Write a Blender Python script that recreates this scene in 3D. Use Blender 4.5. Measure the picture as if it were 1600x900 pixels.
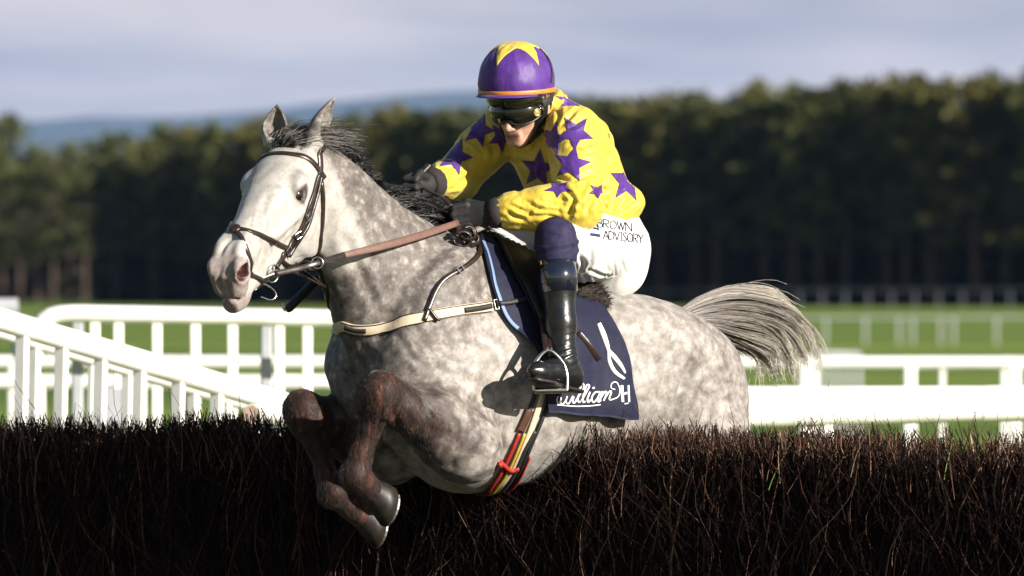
import bpy, math, random
import numpy as np
from mathutils import Vector, Matrix
from mathutils.bvhtree import BVHTree

for o in list(bpy.data.objects):
    bpy.data.objects.remove(o)
scene = bpy.context.scene
COL = scene.collection
R = math.radians
random.seed(7)
RNG = np.random.default_rng(7)

# ------------------------------------------------------------------ camera
CAM_H = 1.8
SUBJECT = 24.0
FPX = 12000.0                      # focal length in photograph pixels (1600 wide)
HORIZON = 440.0
cam_data = bpy.data.cameras.new('camera')
cam = bpy.data.objects.new('camera', cam_data)
COL.objects.link(cam)
cam.location = (0, 0, CAM_H)
cam.rotation_euler = (R(90), 0, 0)
cam_data.sensor_width = 36.0
cam_data.lens = FPX / 1600 * 36
cam_data.shift_y = (HORIZON - 450) / 1600
cam_data.clip_start = 0.5
cam_data.clip_end = 60000
cam_data.dof.use_dof = True
cam_data.dof.focus_distance = 23.75
cam_data.dof.aperture_fstop = 5.8
scene.camera = cam

# ------------------------------------------------------------------ sun and sky
SUN_EL, SUN_AZ = R(21.0), math.atan2(0.79, -0.613)   # azimuth from +Y towards +X
sun_dir = Vector((math.cos(SUN_EL) * math.sin(SUN_AZ), math.cos(SUN_EL) * math.cos(SUN_AZ), math.sin(SUN_EL)))
sun_data = bpy.data.lights.new('sun', 'SUN')
sun = bpy.data.objects.new('sun', sun_data)
COL.objects.link(sun)
sun.location = sun_dir * 60
sun.rotation_euler = sun_dir.to_track_quat('Z', 'Y').to_euler()
sun_data.energy = 5.0
sun_data.angle = R(0.53)
sun_data.color = (1.0, 0.93, 0.82)

world = bpy.data.worlds.new('World')
scene.world = world
world.use_nodes = True
wt = world.node_tree
wt.nodes.clear()
def wn(kind, **kw):
    n = wt.nodes.new(kind)
    for k, v in kw.items():
        setattr(n, k, v)
    return n
w_sky = wn('ShaderNodeTexSky', sky_type='NISHITA', sun_disc=False, sun_elevation=SUN_EL, sun_rotation=SUN_AZ,
           air_density=1.0, dust_density=1.0, ozone_density=1.0)
w_geo = wn('ShaderNodeTexCoord')
w_map = wn('ShaderNodeMapping')
w_map.inputs['Scale'].default_value = (14, 14, 95)
w_noise = wn('ShaderNodeTexNoise')
w_noise.inputs['Scale'].default_value = 1.0
w_noise.inputs['Detail'].default_value = 4
w_noise.inputs['Roughness'].default_value = 0.5
w_ramp = wn('ShaderNodeValToRGB')
w_ramp.color_ramp.elements[0].position = 0.36
w_ramp.color_ramp.elements[0].color = (4.35, 4.15, 4.55, 1)
w_ramp.color_ramp.elements[1].position = 0.64
w_ramp.color_ramp.elements[1].color = (7.7, 6.8, 6.5, 1)
w_mix = wn('ShaderNodeMix', data_type='RGBA')
w_sep = wn('ShaderNodeSeparateXYZ')
w_el = wn('ShaderNodeMapRange')                     # cloud bank low over the horizon, clear blue overhead
w_el.interpolation_type = 'SMOOTHSTEP'
for k_, v_ in (('From Min', 0.05), ('From Max', 0.24), ('To Min', 0.90), ('To Max', 0.05)):
    w_el.inputs[k_].default_value = v_
w_bg = wn('ShaderNodeBackground')
w_bg.inputs['Strength'].default_value = 0.05
w_out = wn('ShaderNodeOutputWorld')
wt.links.new(w_geo.outputs['Generated'], w_map.inputs['Vector'])
wt.links.new(w_map.outputs['Vector'], w_noise.inputs['Vector'])
wt.links.new(w_noise.outputs['Fac'], w_ramp.inputs['Fac'])
wt.links.new(w_geo.outputs['Generated'], w_sep.inputs[0])
wt.links.new(w_sep.outputs['Z'], w_el.inputs['Value'])
wt.links.new(w_el.outputs['Result'], w_mix.inputs[0])
wt.links.new(w_sky.outputs['Color'], w_mix.inputs[6])
wt.links.new(w_ramp.outputs['Color'], w_mix.inputs[7])
wt.links.new(w_mix.outputs[2], w_bg.inputs['Color'])
wt.links.new(w_bg.outputs['Background'], w_out.inputs['Surface'])

scene.view_settings.view_transform = 'Standard'
scene.view_settings.look = 'None'
scene.view_settings.exposure = 1.1
scene.view_settings.gamma = 1.0
scene.view_settings.use_curve_mapping = False

# ------------------------------------------------------------------ general helpers
def material(name, color=(0.5, 0.5, 0.5), rough=0.6, **kw):
    """Principled material; returns (material, node tree, principled node)."""
    m = bpy.data.materials.new(name)
    m.use_nodes = True
    nt = m.node_tree
    p = nt.nodes['Principled BSDF']
    p.inputs['Base Color'].default_value = (*color, 1)
    p.inputs['Roughness'].default_value = rough
    for k, v in kw.items():
        p.inputs[k.replace('_', ' ')].default_value = v
    return m, nt, p

def node(nt, kind, inputs=None, **kw):
    n = nt.nodes.new(kind)
    for k, v in kw.items():
        setattr(n, k, v)
    for k, v in (inputs or {}).items():
        n.inputs[k].default_value = v
    return n

def ramp(nt, fac, stops):
    r = nt.nodes.new('ShaderNodeValToRGB')
    els = r.color_ramp.elements
    while len(els) < len(stops):
        els.new(0.5)
    for e, (pos, c) in zip(els, stops):
        e.position = pos
        e.color = (*c, 1) if len(c) == 3 else c
    nt.links.new(fac, r.inputs['Fac'])
    return r.outputs['Color']

def mixc(nt, fac, a, b, mode='MIX'):
    m = nt.nodes.new('ShaderNodeMix')
    m.data_type = 'RGBA'
    m.blend_type = mode
    for sock, v in ((0, fac), (6, a), (7, b)):
        if hasattr(v, 'default_value') or isinstance(v, bpy.types.NodeSocket):
            nt.links.new(v, m.inputs[sock])
        else:
            m.inputs[sock].default_value = v if sock == 0 else (*v, 1)
    return m.outputs[2]

def noise(nt, scale, detail=3, rough=0.5, stretch=None, coord='Object', out='Fac'):
    tc = nt.nodes.new('ShaderNodeTexCoord')
    v = tc.outputs[coord]
    if stretch:
        mp = nt.nodes.new('ShaderNodeMapping')
        mp.inputs['Scale'].default_value = stretch
        nt.links.new(v, mp.inputs['Vector'])
        v = mp.outputs['Vector']
    n = node(nt, 'ShaderNodeTexNoise', {'Scale': scale, 'Detail': detail, 'Roughness': rough})
    nt.links.new(v, n.inputs['Vector'])
    return n.outputs[out]

def bump(nt, p, height, strength=0.3, dist=0.01):
    b = node(nt, 'ShaderNodeBump', {'Strength': strength, 'Distance': dist})
    nt.links.new(height, b.inputs['Height'])
    nt.links.new(b.outputs['Normal'], p.inputs['Normal'])

def plain(name, col, rough=0.6, var=0.25, scale=30, bump_s=0.15, bump_d=0.003, **kw):
    """Base colour with a little procedural variation and relief."""
    m, nt, p = material(name, col, rough, **kw)
    f = noise(nt, scale, 4, 0.6)
    lo = tuple(c * (1 - var) for c in col)
    hi = tuple(min(1, c * (1 + var)) for c in col)
    nt.links.new(ramp(nt, f, [(0.3, lo), (0.7, hi)]), p.inputs['Base Color'])
    if bump_s:
        bump(nt, p, noise(nt, scale * 5, 3), bump_s, bump_d)
    return m

def link(ob, parent=None):
    COL.objects.link(ob)
    if parent is not None:
        ob.parent = parent
    return ob

def mesh_data(name, verts, faces, mat=None, smooth=True):
    me = bpy.data.meshes.new(name)
    verts = np.asarray(verts, np.float32).reshape(-1, 3)
    if isinstance(faces, np.ndarray) and faces.ndim == 2:
        n, k = faces.shape
        me.vertices.add(len(verts))
        me.vertices.foreach_set('co', verts.ravel())
        me.loops.add(n * k)
        me.loops.foreach_set('vertex_index', faces.astype(np.int32).ravel())
        me.polygons.add(n)
        me.polygons.foreach_set('loop_start', np.arange(0, n * k, k, dtype=np.int32))
        me.update(calc_edges=True)
    else:
        me.from_pydata([tuple(map(float, v)) for v in verts], [], [tuple(map(int, f)) for f in faces])
        me.update()
    if smooth:
        me.polygons.foreach_set('use_smooth', np.ones(len(me.polygons), bool))
    if mat is not None:
        me.materials.append(mat)
    return me

def mesh(name, verts, faces, mat=None, parent=None, smooth=True):
    return link(bpy.data.objects.new(name, mesh_data(name, verts, faces, mat, smooth)), parent)

def tag(ob, label=None, cat=None, group=None, kind=None):
    for k, v in (('label', label), ('category', cat), ('group', group), ('kind', kind)):
        if v:
            ob[k] = v
    return ob

def empty(name, loc=(0, 0, 0), rz=0.0):
    o = bpy.data.objects.new(name, None)
    COL.objects.link(o)
    o.location = loc
    o.rotation_euler = (0, 0, rz)
    return o

class MB:
    """Collects simple solids into one mesh."""
    def __init__(self):
        self.v, self.f = [], []
    def add(self, verts, faces):
        b = len(self.v)
        self.v += [tuple(map(float, p)) for p in verts]
        self.f += [tuple(int(i) + b for i in f) for f in faces]
        return self
    def tube(self, pts, rad, n=10, cap=True, flat=None):
        v, f = tube_geo(pts, rad, n, cap)
        return self.add(v, f)
    def build(self, name, mat, parent=None, smooth=True):
        return mesh(name, self.v, self.f, mat, parent, smooth)

def tube_geo(pts, rad, n=8, cap=True):
    P = np.asarray(pts, float)
    m = len(P)
    rad = np.broadcast_to(np.asarray(rad, float), (m,))
    T = np.gradient(P, axis=0)
    T /= np.linalg.norm(T, axis=1, keepdims=True) + 1e-12
    ref = np.array([0, 0, 1.0]) if abs(T[0, 2]) < 0.9 else np.array([1.0, 0, 0])
    verts = []
    u = np.cross(T[0], ref)
    for i in range(m):
        u = u - T[i] * np.dot(u, T[i])
        u /= np.linalg.norm(u) + 1e-12
        w = np.cross(T[i], u)
        for k in range(n):
            a = 2 * math.pi * k / n
            verts.append(P[i] + rad[i] * (math.cos(a) * u + math.sin(a) * w))
    faces = []
    for i in range(m - 1):
        for k in range(n):
            faces.append((i * n + k, i * n + (k + 1) % n, (i + 1) * n + (k + 1) % n, (i + 1) * n + k))
    if cap:                                   # caps have vertices of their own so that shading stays crisp
        b = len(verts)
        verts += verts[:n] + verts[(m - 1) * n:m * n]
        faces.append(tuple(range(b, b + n))[::-1])
        faces.append(tuple(range(b + n, b + 2 * n)))
    return verts, faces

def spline(pts, n):
    """Catmull-Rom through the points, n samples evenly spaced by length."""
    P = np.asarray(pts, float)
    if len(P) == 2:
        return P[0] + np.linspace(0, 1, n)[:, None] * (P[1] - P[0])
    Q = np.vstack([2 * P[0] - P[1], P, 2 * P[-1] - P[-2]])
    out = []
    for i in range(len(P) - 1):
        p0, p1, p2, p3 = Q[i:i + 4]
        t = np.linspace(0, 1, 24, endpoint=False)[:, None]
        out.append(0.5 * (2 * p1 + (p2 - p0) * t + (2 * p0 - 5 * p1 + 4 * p2 - p3) * t ** 2 + (3 * p1 - p0 - 3 * p2 + p3) * t ** 3))
    out.append(P[-1:])
    D = np.vstack(out)
    L = np.r_[0, np.cumsum(np.linalg.norm(np.diff(D, axis=0), axis=1))]
    s = np.linspace(0, L[-1], n)
    return np.c_[tuple(np.interp(s, L, D[:, k]) for k in range(D.shape[1]))]

def strands(curves, radii, sides=3):
    """curves (N, M, 3), radii (N, M) -> thin tapered tubes as one vertex/quad set."""
    C = np.asarray(curves, float)
    N, M, _ = C.shape
    Rr = np.broadcast_to(radii, (N, M))
    T = np.gradient(C, axis=1)
    T /= np.linalg.norm(T, axis=2, keepdims=True) + 1e-12
    ref = np.where(np.abs(T[:, :1, 2:3]) < 0.9, np.array([[[0, 0, 1.0]]]), np.array([[[1.0, 0, 0]]]))
    U = np.cross(T, np.broadcast_to(ref, T.shape))
    U /= np.linalg.norm(U, axis=2, keepdims=True) + 1e-12
    W = np.cross(T, U)
    a = 2 * np.pi * np.arange(sides) / sides
    V = C[:, :, None, :] + Rr[:, :, None, None] * (np.cos(a)[None, None, :, None] * U[:, :, None, :] + np.sin(a)[None, None, :, None] * W[:, :, None, :])
    idx = np.arange(N * M * sides).reshape(N, M, sides)
    nx = np.roll(idx, -1, axis=2)
    F = np.stack([idx[:, :-1], nx[:, :-1], nx[:, 1:], idx[:, 1:]], axis=-1).reshape(-1, 4)
    return V.reshape(-1, 3), F

def vnoise(P, scale, seed=0):
    """Smooth value noise in [-1, 1] at points P (N, 3)."""
    Q = np.asarray(P, float) * scale + 100.0 + seed * 17.31
    I = np.floor(Q).astype(np.int64)
    Fr = Q - I
    Fr = Fr * Fr * (3 - 2 * Fr)
    out = 0
    for dx in (0, 1):
        for dy in (0, 1):
            for dz in (0, 1):
                h = (I[:, 0] + dx) * 374761393 + (I[:, 1] + dy) * 668265263 + (I[:, 2] + dz) * 1274126177 + seed * 144665
                h = (h ^ (h >> 13)) * 1274126177
                h = ((h ^ (h >> 16)) & 0xffff) / 32767.5 - 1.0
                wx = Fr[:, 0] if dx else 1 - Fr[:, 0]
                wy = Fr[:, 1] if dy else 1 - Fr[:, 1]
                wz = Fr[:, 2] if dz else 1 - Fr[:, 2]
                out = out + h * wx * wy * wz
    return out

def sstep(a, b, x):
    t = np.clip((x - a) / (b - a), 0, 1)
    return t * t * (3 - 2 * t)

# ------------------------------------------------------------------ implicit surfaces (organic bodies)
class Field:
    """Signed-distance grid; shapes are blended in and the zero level is meshed as one continuous skin."""
    def __init__(self, lo, hi, h):
        self.lo = np.array(lo, float)
        self.h = h
        self.n = np.ceil((np.array(hi) - self.lo) / h).astype(int) + 1
        self.F = np.full(self.n, 0.6, np.float32)
    def block(self, lo, hi):
        a = np.clip(np.floor((np.array(lo) - self.lo) / self.h).astype(int), 0, self.n - 1)
        b = np.clip(np.ceil((np.array(hi) - self.lo) / self.h).astype(int) + 1, 1, self.n)
        sl = tuple(slice(i, j) for i, j in zip(a, b))
        ax = [np.arange(i, j, dtype=np.float32) * self.h + self.lo[k] for k, (i, j) in enumerate(zip(a, b))]
        return sl, ax
    def apply(self, d, sl, k, op):
        A = self.F[sl]
        d = d.astype(np.float32)
        if op == 'add':
            if k <= 0:
                np.minimum(A, d, out=A)
            else:
                h = np.clip(0.5 + 0.5 * (A - d) / k, 0, 1)
                A[...] = A * (1 - h) + d * h - k * h * (1 - h)
        else:
            h = np.clip(0.5 - 0.5 * (A + d) / k, 0, 1)
            A[...] = A * (1 - h) - d * h + k * h * (1 - h)
    def cone(self, a, b, ra, rb, k=0.03, op='add'):
        """Round cone from a to b."""
        a = np.array(a, float); b = np.array(b, float)
        m = k + 0.02
        sl, ax = self.block(np.minimum(a - ra, b - rb) - m, np.maximum(a + ra, b + rb) + m)
        X, Y, Z = np.meshgrid(*ax, indexing='ij', sparse=True)
        ba = b - a
        l2 = ba @ ba + 1e-12
        t = np.clip(((X - a[0]) * ba[0] + (Y - a[1]) * ba[1] + (Z - a[2]) * ba[2]) / l2, 0, 1)
        d = np.sqrt((X - a[0] - t * ba[0]) ** 2 + (Y - a[1] - t * ba[1]) ** 2 + (Z - a[2] - t * ba[2]) ** 2) - (ra + (rb - ra) * t)
        self.apply(d, sl, k, op)
    def chain(self, pts, k=0.03, op='add'):
        """pts: list of (x, y, z, r)."""
        for p, q in zip(pts[:-1], pts[1:]):
            self.cone(p[:3], q[:3], p[3], q[3], k, op)
    def ell(self, c, r, axes=None, k=0.03, op='add'):
        """Ellipsoid with centre c, radii r, axes = rows of unit vectors."""
        c = np.array(c, float); r = np.array(r, float)
        A = np.eye(3) if axes is None else np.array(axes, float)
        ext = np.sqrt(((A * r[:, None]) ** 2).sum(0)) + k + 0.02
        sl, ax = self.block(c - ext, c + ext)
        X, Y, Z = np.meshgrid(*ax, indexing='ij', sparse=True)
        L = [(X - c[0]) * A[i, 0] + (Y - c[1]) * A[i, 1] + (Z - c[2]) * A[i, 2] for i in range(3)]
        q = np.sqrt(sum((L[i] / r[i]) ** 2 for i in range(3)))
        g = np.sqrt(sum((L[i] / r[i] ** 2) ** 2 for i in range(3))) + 1e-9
        d = q * (q - 1) / g
        d = np.where(q < 0.05, -r.min(), d)
        self.apply(d, sl, k, op)
    def loft(self, org, e1, e2, e3, table, p=2.0, k=0.03, op='add', bow=None):
        """Straight-axis loft: table rows (t, top, bottom, half width, height of the widest point)."""
        org, e1, e2, e3 = (np.array(v, float) for v in (org, e1, e2, e3))
        tb = np.array(table, float)
        t0, t1 = tb[0, 0], tb[-1, 0]
        ext = max(abs(tb[:, 1]).max(), abs(tb[:, 2]).max(), tb[:, 3].max())
        cs = np.array([org + t * e1 + a * ext * e2 + b * ext * e3 for t in (t0, t1) for a in (-1, 1) for b in (-1, 1)])
        sl, ax = self.block(cs.min(0) - k - 0.02, cs.max(0) + k + 0.02)
        X, Y, Z = np.meshgrid(*ax, indexing='ij', sparse=True)
        loc = lambda e: ((X - org[0]) * e[0] + (Y - org[1]) * e[1] + (Z - org[2]) * e[2]).astype(np.float32)
        t, u, v = loc(e1), loc(e2), loc(e3)
        tc = np.clip(t, t0, t1)
        fine = np.linspace(t0, t1, 200)
        cur = [np.interp(tc, fine, hermite(tb[:, 0], tb[:, i], fine)) for i in range(1, 5)]
        top, bot, w, c = cur
        du = u - c
        hh = np.where(du > 0, np.maximum(top - c, 1e-3), np.maximum(c - bot, 1e-3))
        q = ((np.abs(du) / hh) ** p + (np.abs(v) / np.maximum(w, 1e-3)) ** p) ** (1 / p) + 1e-6
        r = np.sqrt(du ** 2 + v ** 2)
        d = r - np.where(r < 1e-4, np.minimum(hh, w), r / q)
        out = np.abs(t - tc)
        d = np.where(out > 0, np.sqrt(np.maximum(d, 0) ** 2 + out ** 2), d)
        self.apply(d, sl, k, op)
    def sample(self, P):
        Q = (np.asarray(P, float) - self.lo) / self.h
        I = np.clip(np.floor(Q).astype(int), 0, self.n - 2)
        f = Q - I
        out = 0
        for dx in (0, 1):
            for dy in (0, 1):
                for dz in (0, 1):
                    w = (f[:, 0] if dx else 1 - f[:, 0]) * (f[:, 1] if dy else 1 - f[:, 1]) * (f[:, 2] if dz else 1 - f[:, 2])
                    out = out + w * self.F[I[:, 0] + dx, I[:, 1] + dy, I[:, 2] + dz]
        return out
    def grad(self, P):
        e = self.h
        P = np.asarray(P, float)
        g = np.stack([self.sample(P + e * np.eye(3)[i]) - self.sample(P - e * np.eye(3)[i]) for i in range(3)], 1)
        return g / (np.linalg.norm(g, axis=1, keepdims=True) + 1e-9)
    def snap(self, P, off=0.0, it=6):
        P = np.array(P, float)
        for _ in range(it):
            P = P - self.grad(P) * (self.sample(P) - off)[:, None]
        return P
    def mesh(self):
        """Naive surface nets -> verts, quads."""
        F = self.F
        S = F < 0
        nx, ny, nz = F.shape
        cnt = np.zeros((nx - 1, ny - 1, nz - 1), np.int8)
        for dx in (0, 1):
            for dy in (0, 1):
                for dz in (0, 1):
                    cnt += S[dx:nx - 1 + dx, dy:ny - 1 + dy, dz:nz - 1 + dz]
        act = np.argwhere((cnt > 0) & (cnt < 8))
        vid = np.full(cnt.shape, -1, np.int32)
        vid[act[:, 0], act[:, 1], act[:, 2]] = np.arange(len(act))
        corners = {(dx, dy, dz): F[act[:, 0] + dx, act[:, 1] + dy, act[:, 2] + dz] for dx in (0, 1) for dy in (0, 1) for dz in (0, 1)}
        acc = np.zeros((len(act), 3)); num = np.zeros(len(act))
        for c0 in corners:
            for axis in range(3):
                if c0[axis]:
                    continue
                c1 = tuple(1 if i == axis else c0[i] for i in range(3))
                a, b = corners[c0], corners[c1]
                cr = (a < 0) != (b < 0)
                t = np.where(cr, a / np.where(cr, a - b, 1), 0)
                pos = np.tile(np.array(c0, float), (len(act), 1))
                pos[:, axis] += t
                acc += pos * cr[:, None]; num += cr
        V = self.lo + (act + acc / num[:, None]) * self.h
        quads = []
        for axis in range(3):
            i, j = [(1, 2), (2, 0), (0, 1)][axis]
            sa = [slice(1, -1)] * 3; sa[axis] = slice(0, -1)
            sb = [slice(1, -1)] * 3; sb[axis] = slice(1, None)
            a, b = S[tuple(sa)], S[tuple(sb)]
            for flip, cr in ((False, a & ~b), (True, ~a & b)):
                c = np.argwhere(cr)
                if not len(c):
                    continue
                for m in range(3):
                    if m != axis:
                        c[:, m] += 1
                def g(oi, oj):
                    q = c.copy(); q[:, i] -= oi; q[:, j] -= oj
                    return vid[q[:, 0], q[:, 1], q[:, 2]]
                Q = np.stack([g(1, 1), g(0, 1), g(0, 0), g(1, 0)], 1)
                quads.append(Q[:, ::-1] if flip else Q)
        return V, np.vstack(quads)

def hermite(x, y, q):
    """Monotone-ish cubic interpolation."""
    x = np.asarray(x, float); y = np.asarray(y, float)
    d = np.diff(y) / np.diff(x)
    m = np.r_[d[0], (d[:-1] + d[1:]) / 2, d[-1]]
    i = np.clip(np.searchsorted(x, q) - 1, 0, len(x) - 2)
    h = x[i + 1] - x[i]
    t = (q - x[i]) / h
    return (2 * t ** 3 - 3 * t ** 2 + 1) * y[i] + (t ** 3 - 2 * t ** 2 + t) * h * m[i] + (-2 * t ** 3 + 3 * t ** 2) * y[i + 1] + (t ** 3 - t ** 2) * h * m[i + 1]

def smooth_verts(V, Q, it=2, lam=0.5):
    n = len(V)
    E = np.vstack([Q[:, [0, 1]], Q[:, [1, 2]], Q[:, [2, 3]], Q[:, [3, 0]]])
    deg = np.bincount(E.ravel(), minlength=n).astype(float)[:, None]
    for i in range(it):
        for l in (lam, -lam * 1.04):
            S = np.stack([np.bincount(E[:, 0], V[E[:, 1], k], n) + np.bincount(E[:, 1], V[E[:, 0], k], n) for k in range(3)], 1)
            V = V + l * (S / deg - V)
    return V

def vnormals(V, Q):
    N = np.cross(V[Q[:, 2]] - V[Q[:, 0]], V[Q[:, 3]] - V[Q[:, 1]])
    out = np.stack([sum(np.bincount(Q[:, j], N[:, k], len(V)) for j in range(4)) for k in range(3)], 1)
    return out / (np.linalg.norm(out, axis=1, keepdims=True) + 1e-12)

def set_color(me, name, C):
    at = me.color_attributes.new(name, 'FLOAT_COLOR', 'POINT')
    C = np.c_[C, np.ones(len(C))] if C.shape[1] == 3 else C
    at.data.foreach_set('color', C.astype(np.float32).ravel())

def crease(V, N, bvh, lines):
    """Displacement for creases (depth > 0) or raised veins (depth < 0) traced as pixel polylines on the seen side."""
    disp = np.zeros(len(V))
    for pts, depth, w in lines:
        C = spline([hit(*q, bvh) for q in pts], 70)
        sel = np.where(((V > C.min(0) - 4 * w) & (V < C.max(0) + 4 * w)).all(1))[0]
        if not len(sel):
            continue
        D = np.linalg.norm(V[sel][:, None, :] - C[None], axis=2)
        i = D.argmin(1); d = D[np.arange(len(sel)), i]
        tp = np.sin(np.pi * np.clip(i / 69.0, 0.04, 0.96)) ** 0.5
        disp[sel] += tp * (-depth * np.exp(-(d / w) ** 2) + 0.55 * depth * np.exp(-((d - 2.0 * w) / (1.1 * w)) ** 2))
    return disp
def hit(px, py, bvh, off=0.0):
    """First surface point seen at a photograph pixel (horse frame)."""
    d = Vector(ray_h(px, py)).normalized()
    loc, nrm, i, dist = bvh.ray_cast(Vector(CAM_IN_H), d)
    if loc is None:
        loc, nrm, i, dist = bvh.find_nearest(Vector(CAM_IN_H) + d * 24.0)
    return np.array(loc) + off * np.array(nrm)

# horse frame: x forwards, y to the horse's left, z up; the horse comes towards the camera and to the left
YAW = R(38)
HC, HS = math.cos(YAW), math.sin(YAW)
HORSE_RZ = math.pi + YAW
HORSE_LOC = (0.0, SUBJECT, 0.0)
CAM_IN_H = np.array([SUBJECT * HS, SUBJECT * HC, CAM_H])   # the camera seen from the horse frame
def ray_h(px, py):
    """Viewing direction of a photograph pixel, in the horse frame."""
    X, Y, Z = (px - 800) / FPX, 1.0, (HORIZON - py) / FPX
    return np.array([-HC * X - HS * Y, HS * X - HC * Y, Z])
def hp(px, py, y):
    """Point of the horse frame seen at that pixel on the plane at lateral offset y."""
    d = ray_h(px, py)
    t = (y - CAM_IN_H[1]) / d[1]
    return CAM_IN_H + t * d
def to_world(p):
    p = np.atleast_2d(p)
    return np.c_[-HC * p[:, 0] + HS * p[:, 1], SUBJECT - HS * p[:, 0] - HC * p[:, 1], p[:, 2]]
# ------------------------------------------------------------------ setting: ground, hills
def at(px, py, Y):
    """World point seen at a photograph pixel at distance Y."""
    return np.array([(px - 800) / FPX * Y, Y, CAM_H + (HORIZON - py) / FPX * Y])
def atz(px, z, Y):
    return np.array([(px - 800) / FPX * Y, Y, z])

grass_m, nt, p = material('race_grass', (0.08, 0.17, 0.02), 0.85, Specular_IOR_Level=0.15)
g1 = noise(nt, 0.045, 3, 0.5, (0.25, 1.0, 1.0))
g2 = noise(nt, 1.3, 4, 0.6)
band = ramp(nt, g1, [(0.40, (0.085, 0.145, 0.024)), (0.52, (0.145, 0.215, 0.034)), (0.62, (0.205, 0.265, 0.046))])
fine = ramp(nt, g2, [(0.3, (0.75, 0.75, 0.75)), (0.7, (1.0, 1.0, 1.0))])
nt.links.new(mixc(nt, 1.0, band, fine, 'MULTIPLY'), p.inputs['Base Color'])
tilt = node(nt, 'ShaderNodeVectorMath', operation='MULTIPLY_ADD')      # upright blades: normals lean every way
nt.links.new(noise(nt, 60, 2, 0.5, None, 'Object', 'Color'), tilt.inputs[0])
tilt.inputs[1].default_value = (3.4, 3.4, 1.0); tilt.inputs[2].default_value = (-1.7, -1.7, 0.5)
nrm_ = node(nt, 'ShaderNodeVectorMath', operation='NORMALIZE')
nt.links.new(tilt.outputs[0], nrm_.inputs[0]); nt.links.new(nrm_.outputs[0], p.inputs['Normal'])
GX, GY0, GY1 = 8500.0, -150.0, 22500.0
xs = np.r_[-GX, -400, -60, 60, 400, GX]; ys = np.r_[GY0, 0, 60, 200, 600, 2000, 6000, GY1]
V = [(x, y, 0) for y in ys for x in xs]
nx_ = len(xs)
F = [(j * nx_ + i, j * nx_ + i + 1, (j + 1) * nx_ + i + 1, (j + 1) * nx_ + i) for j in range(len(ys) - 1) for i in range(nx_ - 1)]
tag(mesh('ground', V, F, grass_m), 'mown green racecourse turf', kind='structure')

added_turf_m = plain('bounce_damping_turf', (0.040, 0.042, 0.020), 0.95, 0.35, 3, 0.4, 0.02)  # unseen dark turf, added to cut green light bounced onto the belly
xs = np.linspace(-5.5, 5.5, 23)
V = [(0.35 + 0.8 * s - 0.6 * d, 24.04 - 0.6 * s - 0.8 * d, 0.006) for d in (-3.0 + 0.0, 0.0, 3.0, 5.2) for s in xs]
V = [(x + 0.12 * math.sin(y * 5), y + 0.1 * math.sin(x * 6), z) for x, y, z in V]
F = [(j * 23 + i, j * 23 + i + 1, (j + 1) * 23 + i + 1, (j + 1) * 23 + i) for j in range(3) for i in range(22)]
tag(mesh('added_dark_turf', V, [f[::-1] for f in F], added_turf_m), 'unseen dark turf added round the brush fence to cut green bounce light', kind='structure')

hill_m = plain('hill_moorland', (0.05, 0.065, 0.04), 0.9, 0.35, 0.004, 0)
hx = np.linspace(-3200, 3200, 90); hy = np.linspace(9800, 13400, 16); HK = 20.0 / 12.0
V = []
for y in hy:
    d = (y - 9800) / 3600
    for x in hx:
        ridge = np.interp(x, [-3200, -800, -700, -560, -420, -300, -150, 0, 200, 3200], [230, 266, 275, 268, 278, 296, 312, 314, 300, 250])
        q = np.array([[x, y, 0]])
        V.append((x * HK, y * HK, -2 + HK * ridge * math.sin(min(1, d * 1.25) * math.pi / 2) ** 1.3 * (1 if d < 0.8 else 1 - (d - 0.8) * 0.5) + 9 * float(vnoise(q, 1 / 260, 3)[0]) * min(1, d * 3)))
F = [(j * 90 + i, j * 90 + i + 1, (j + 1) * 90 + i + 1, (j + 1) * 90 + i) for j in range(15) for i in range(89)]
tag(mesh('hills', V, F, hill_m), 'blue distant hills beyond the woods', kind='structure')

# ------------------------------------------------------------------ trees
def leaf_mat(name, dark, mid, light):
    m, nt, p = material(name, mid, 0.7, Specular_IOR_Level=0.2)
    f = noise(nt, 0.55, 3, 0.6)
    nt.links.new(ramp(nt, f, [(0.35, dark), (0.5, mid), (0.65, light)]), p.inputs['Base Color'])
    return m
leaf_green = leaf_mat('pine_foliage', (0.030, 0.038, 0.012), (0.062, 0.068, 0.018), (0.105, 0.10, 0.025))
leaf_olive = leaf_mat('autumn_foliage', (0.040, 0.042, 0.013), (0.085, 0.078, 0.020), (0.135, 0.108, 0.026))
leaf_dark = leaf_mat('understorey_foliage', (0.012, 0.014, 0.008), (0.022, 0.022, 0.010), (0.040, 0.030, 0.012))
bark_m = plain('pine_bark', (0.050, 0.031, 0.022), 0.9, 0.4, 3, 0.4, 0.05)
def leaf_cloud(P, size, rng):
    """Small randomly turned leaf-clump quads at points P."""
    n = len(P)
    a = rng.normal(0, 1, (n, 3)); a /= np.linalg.norm(a, axis=1, keepdims=True)
    b = np.cross(a, rng.normal(0, 1, (n, 3))); b /= np.linalg.norm(b, axis=1, keepdims=True)
    s = size * rng.uniform(0.6, 1.5, (n, 1))
    V = np.stack([P - a * s, P - b * s * 0.55 + a * s * 0.1, P + a * s, P + b * s * 0.55 - a * s * 0.1], 1).reshape(-1, 3)
    return V, np.arange(4 * n).reshape(n, 4)
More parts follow.
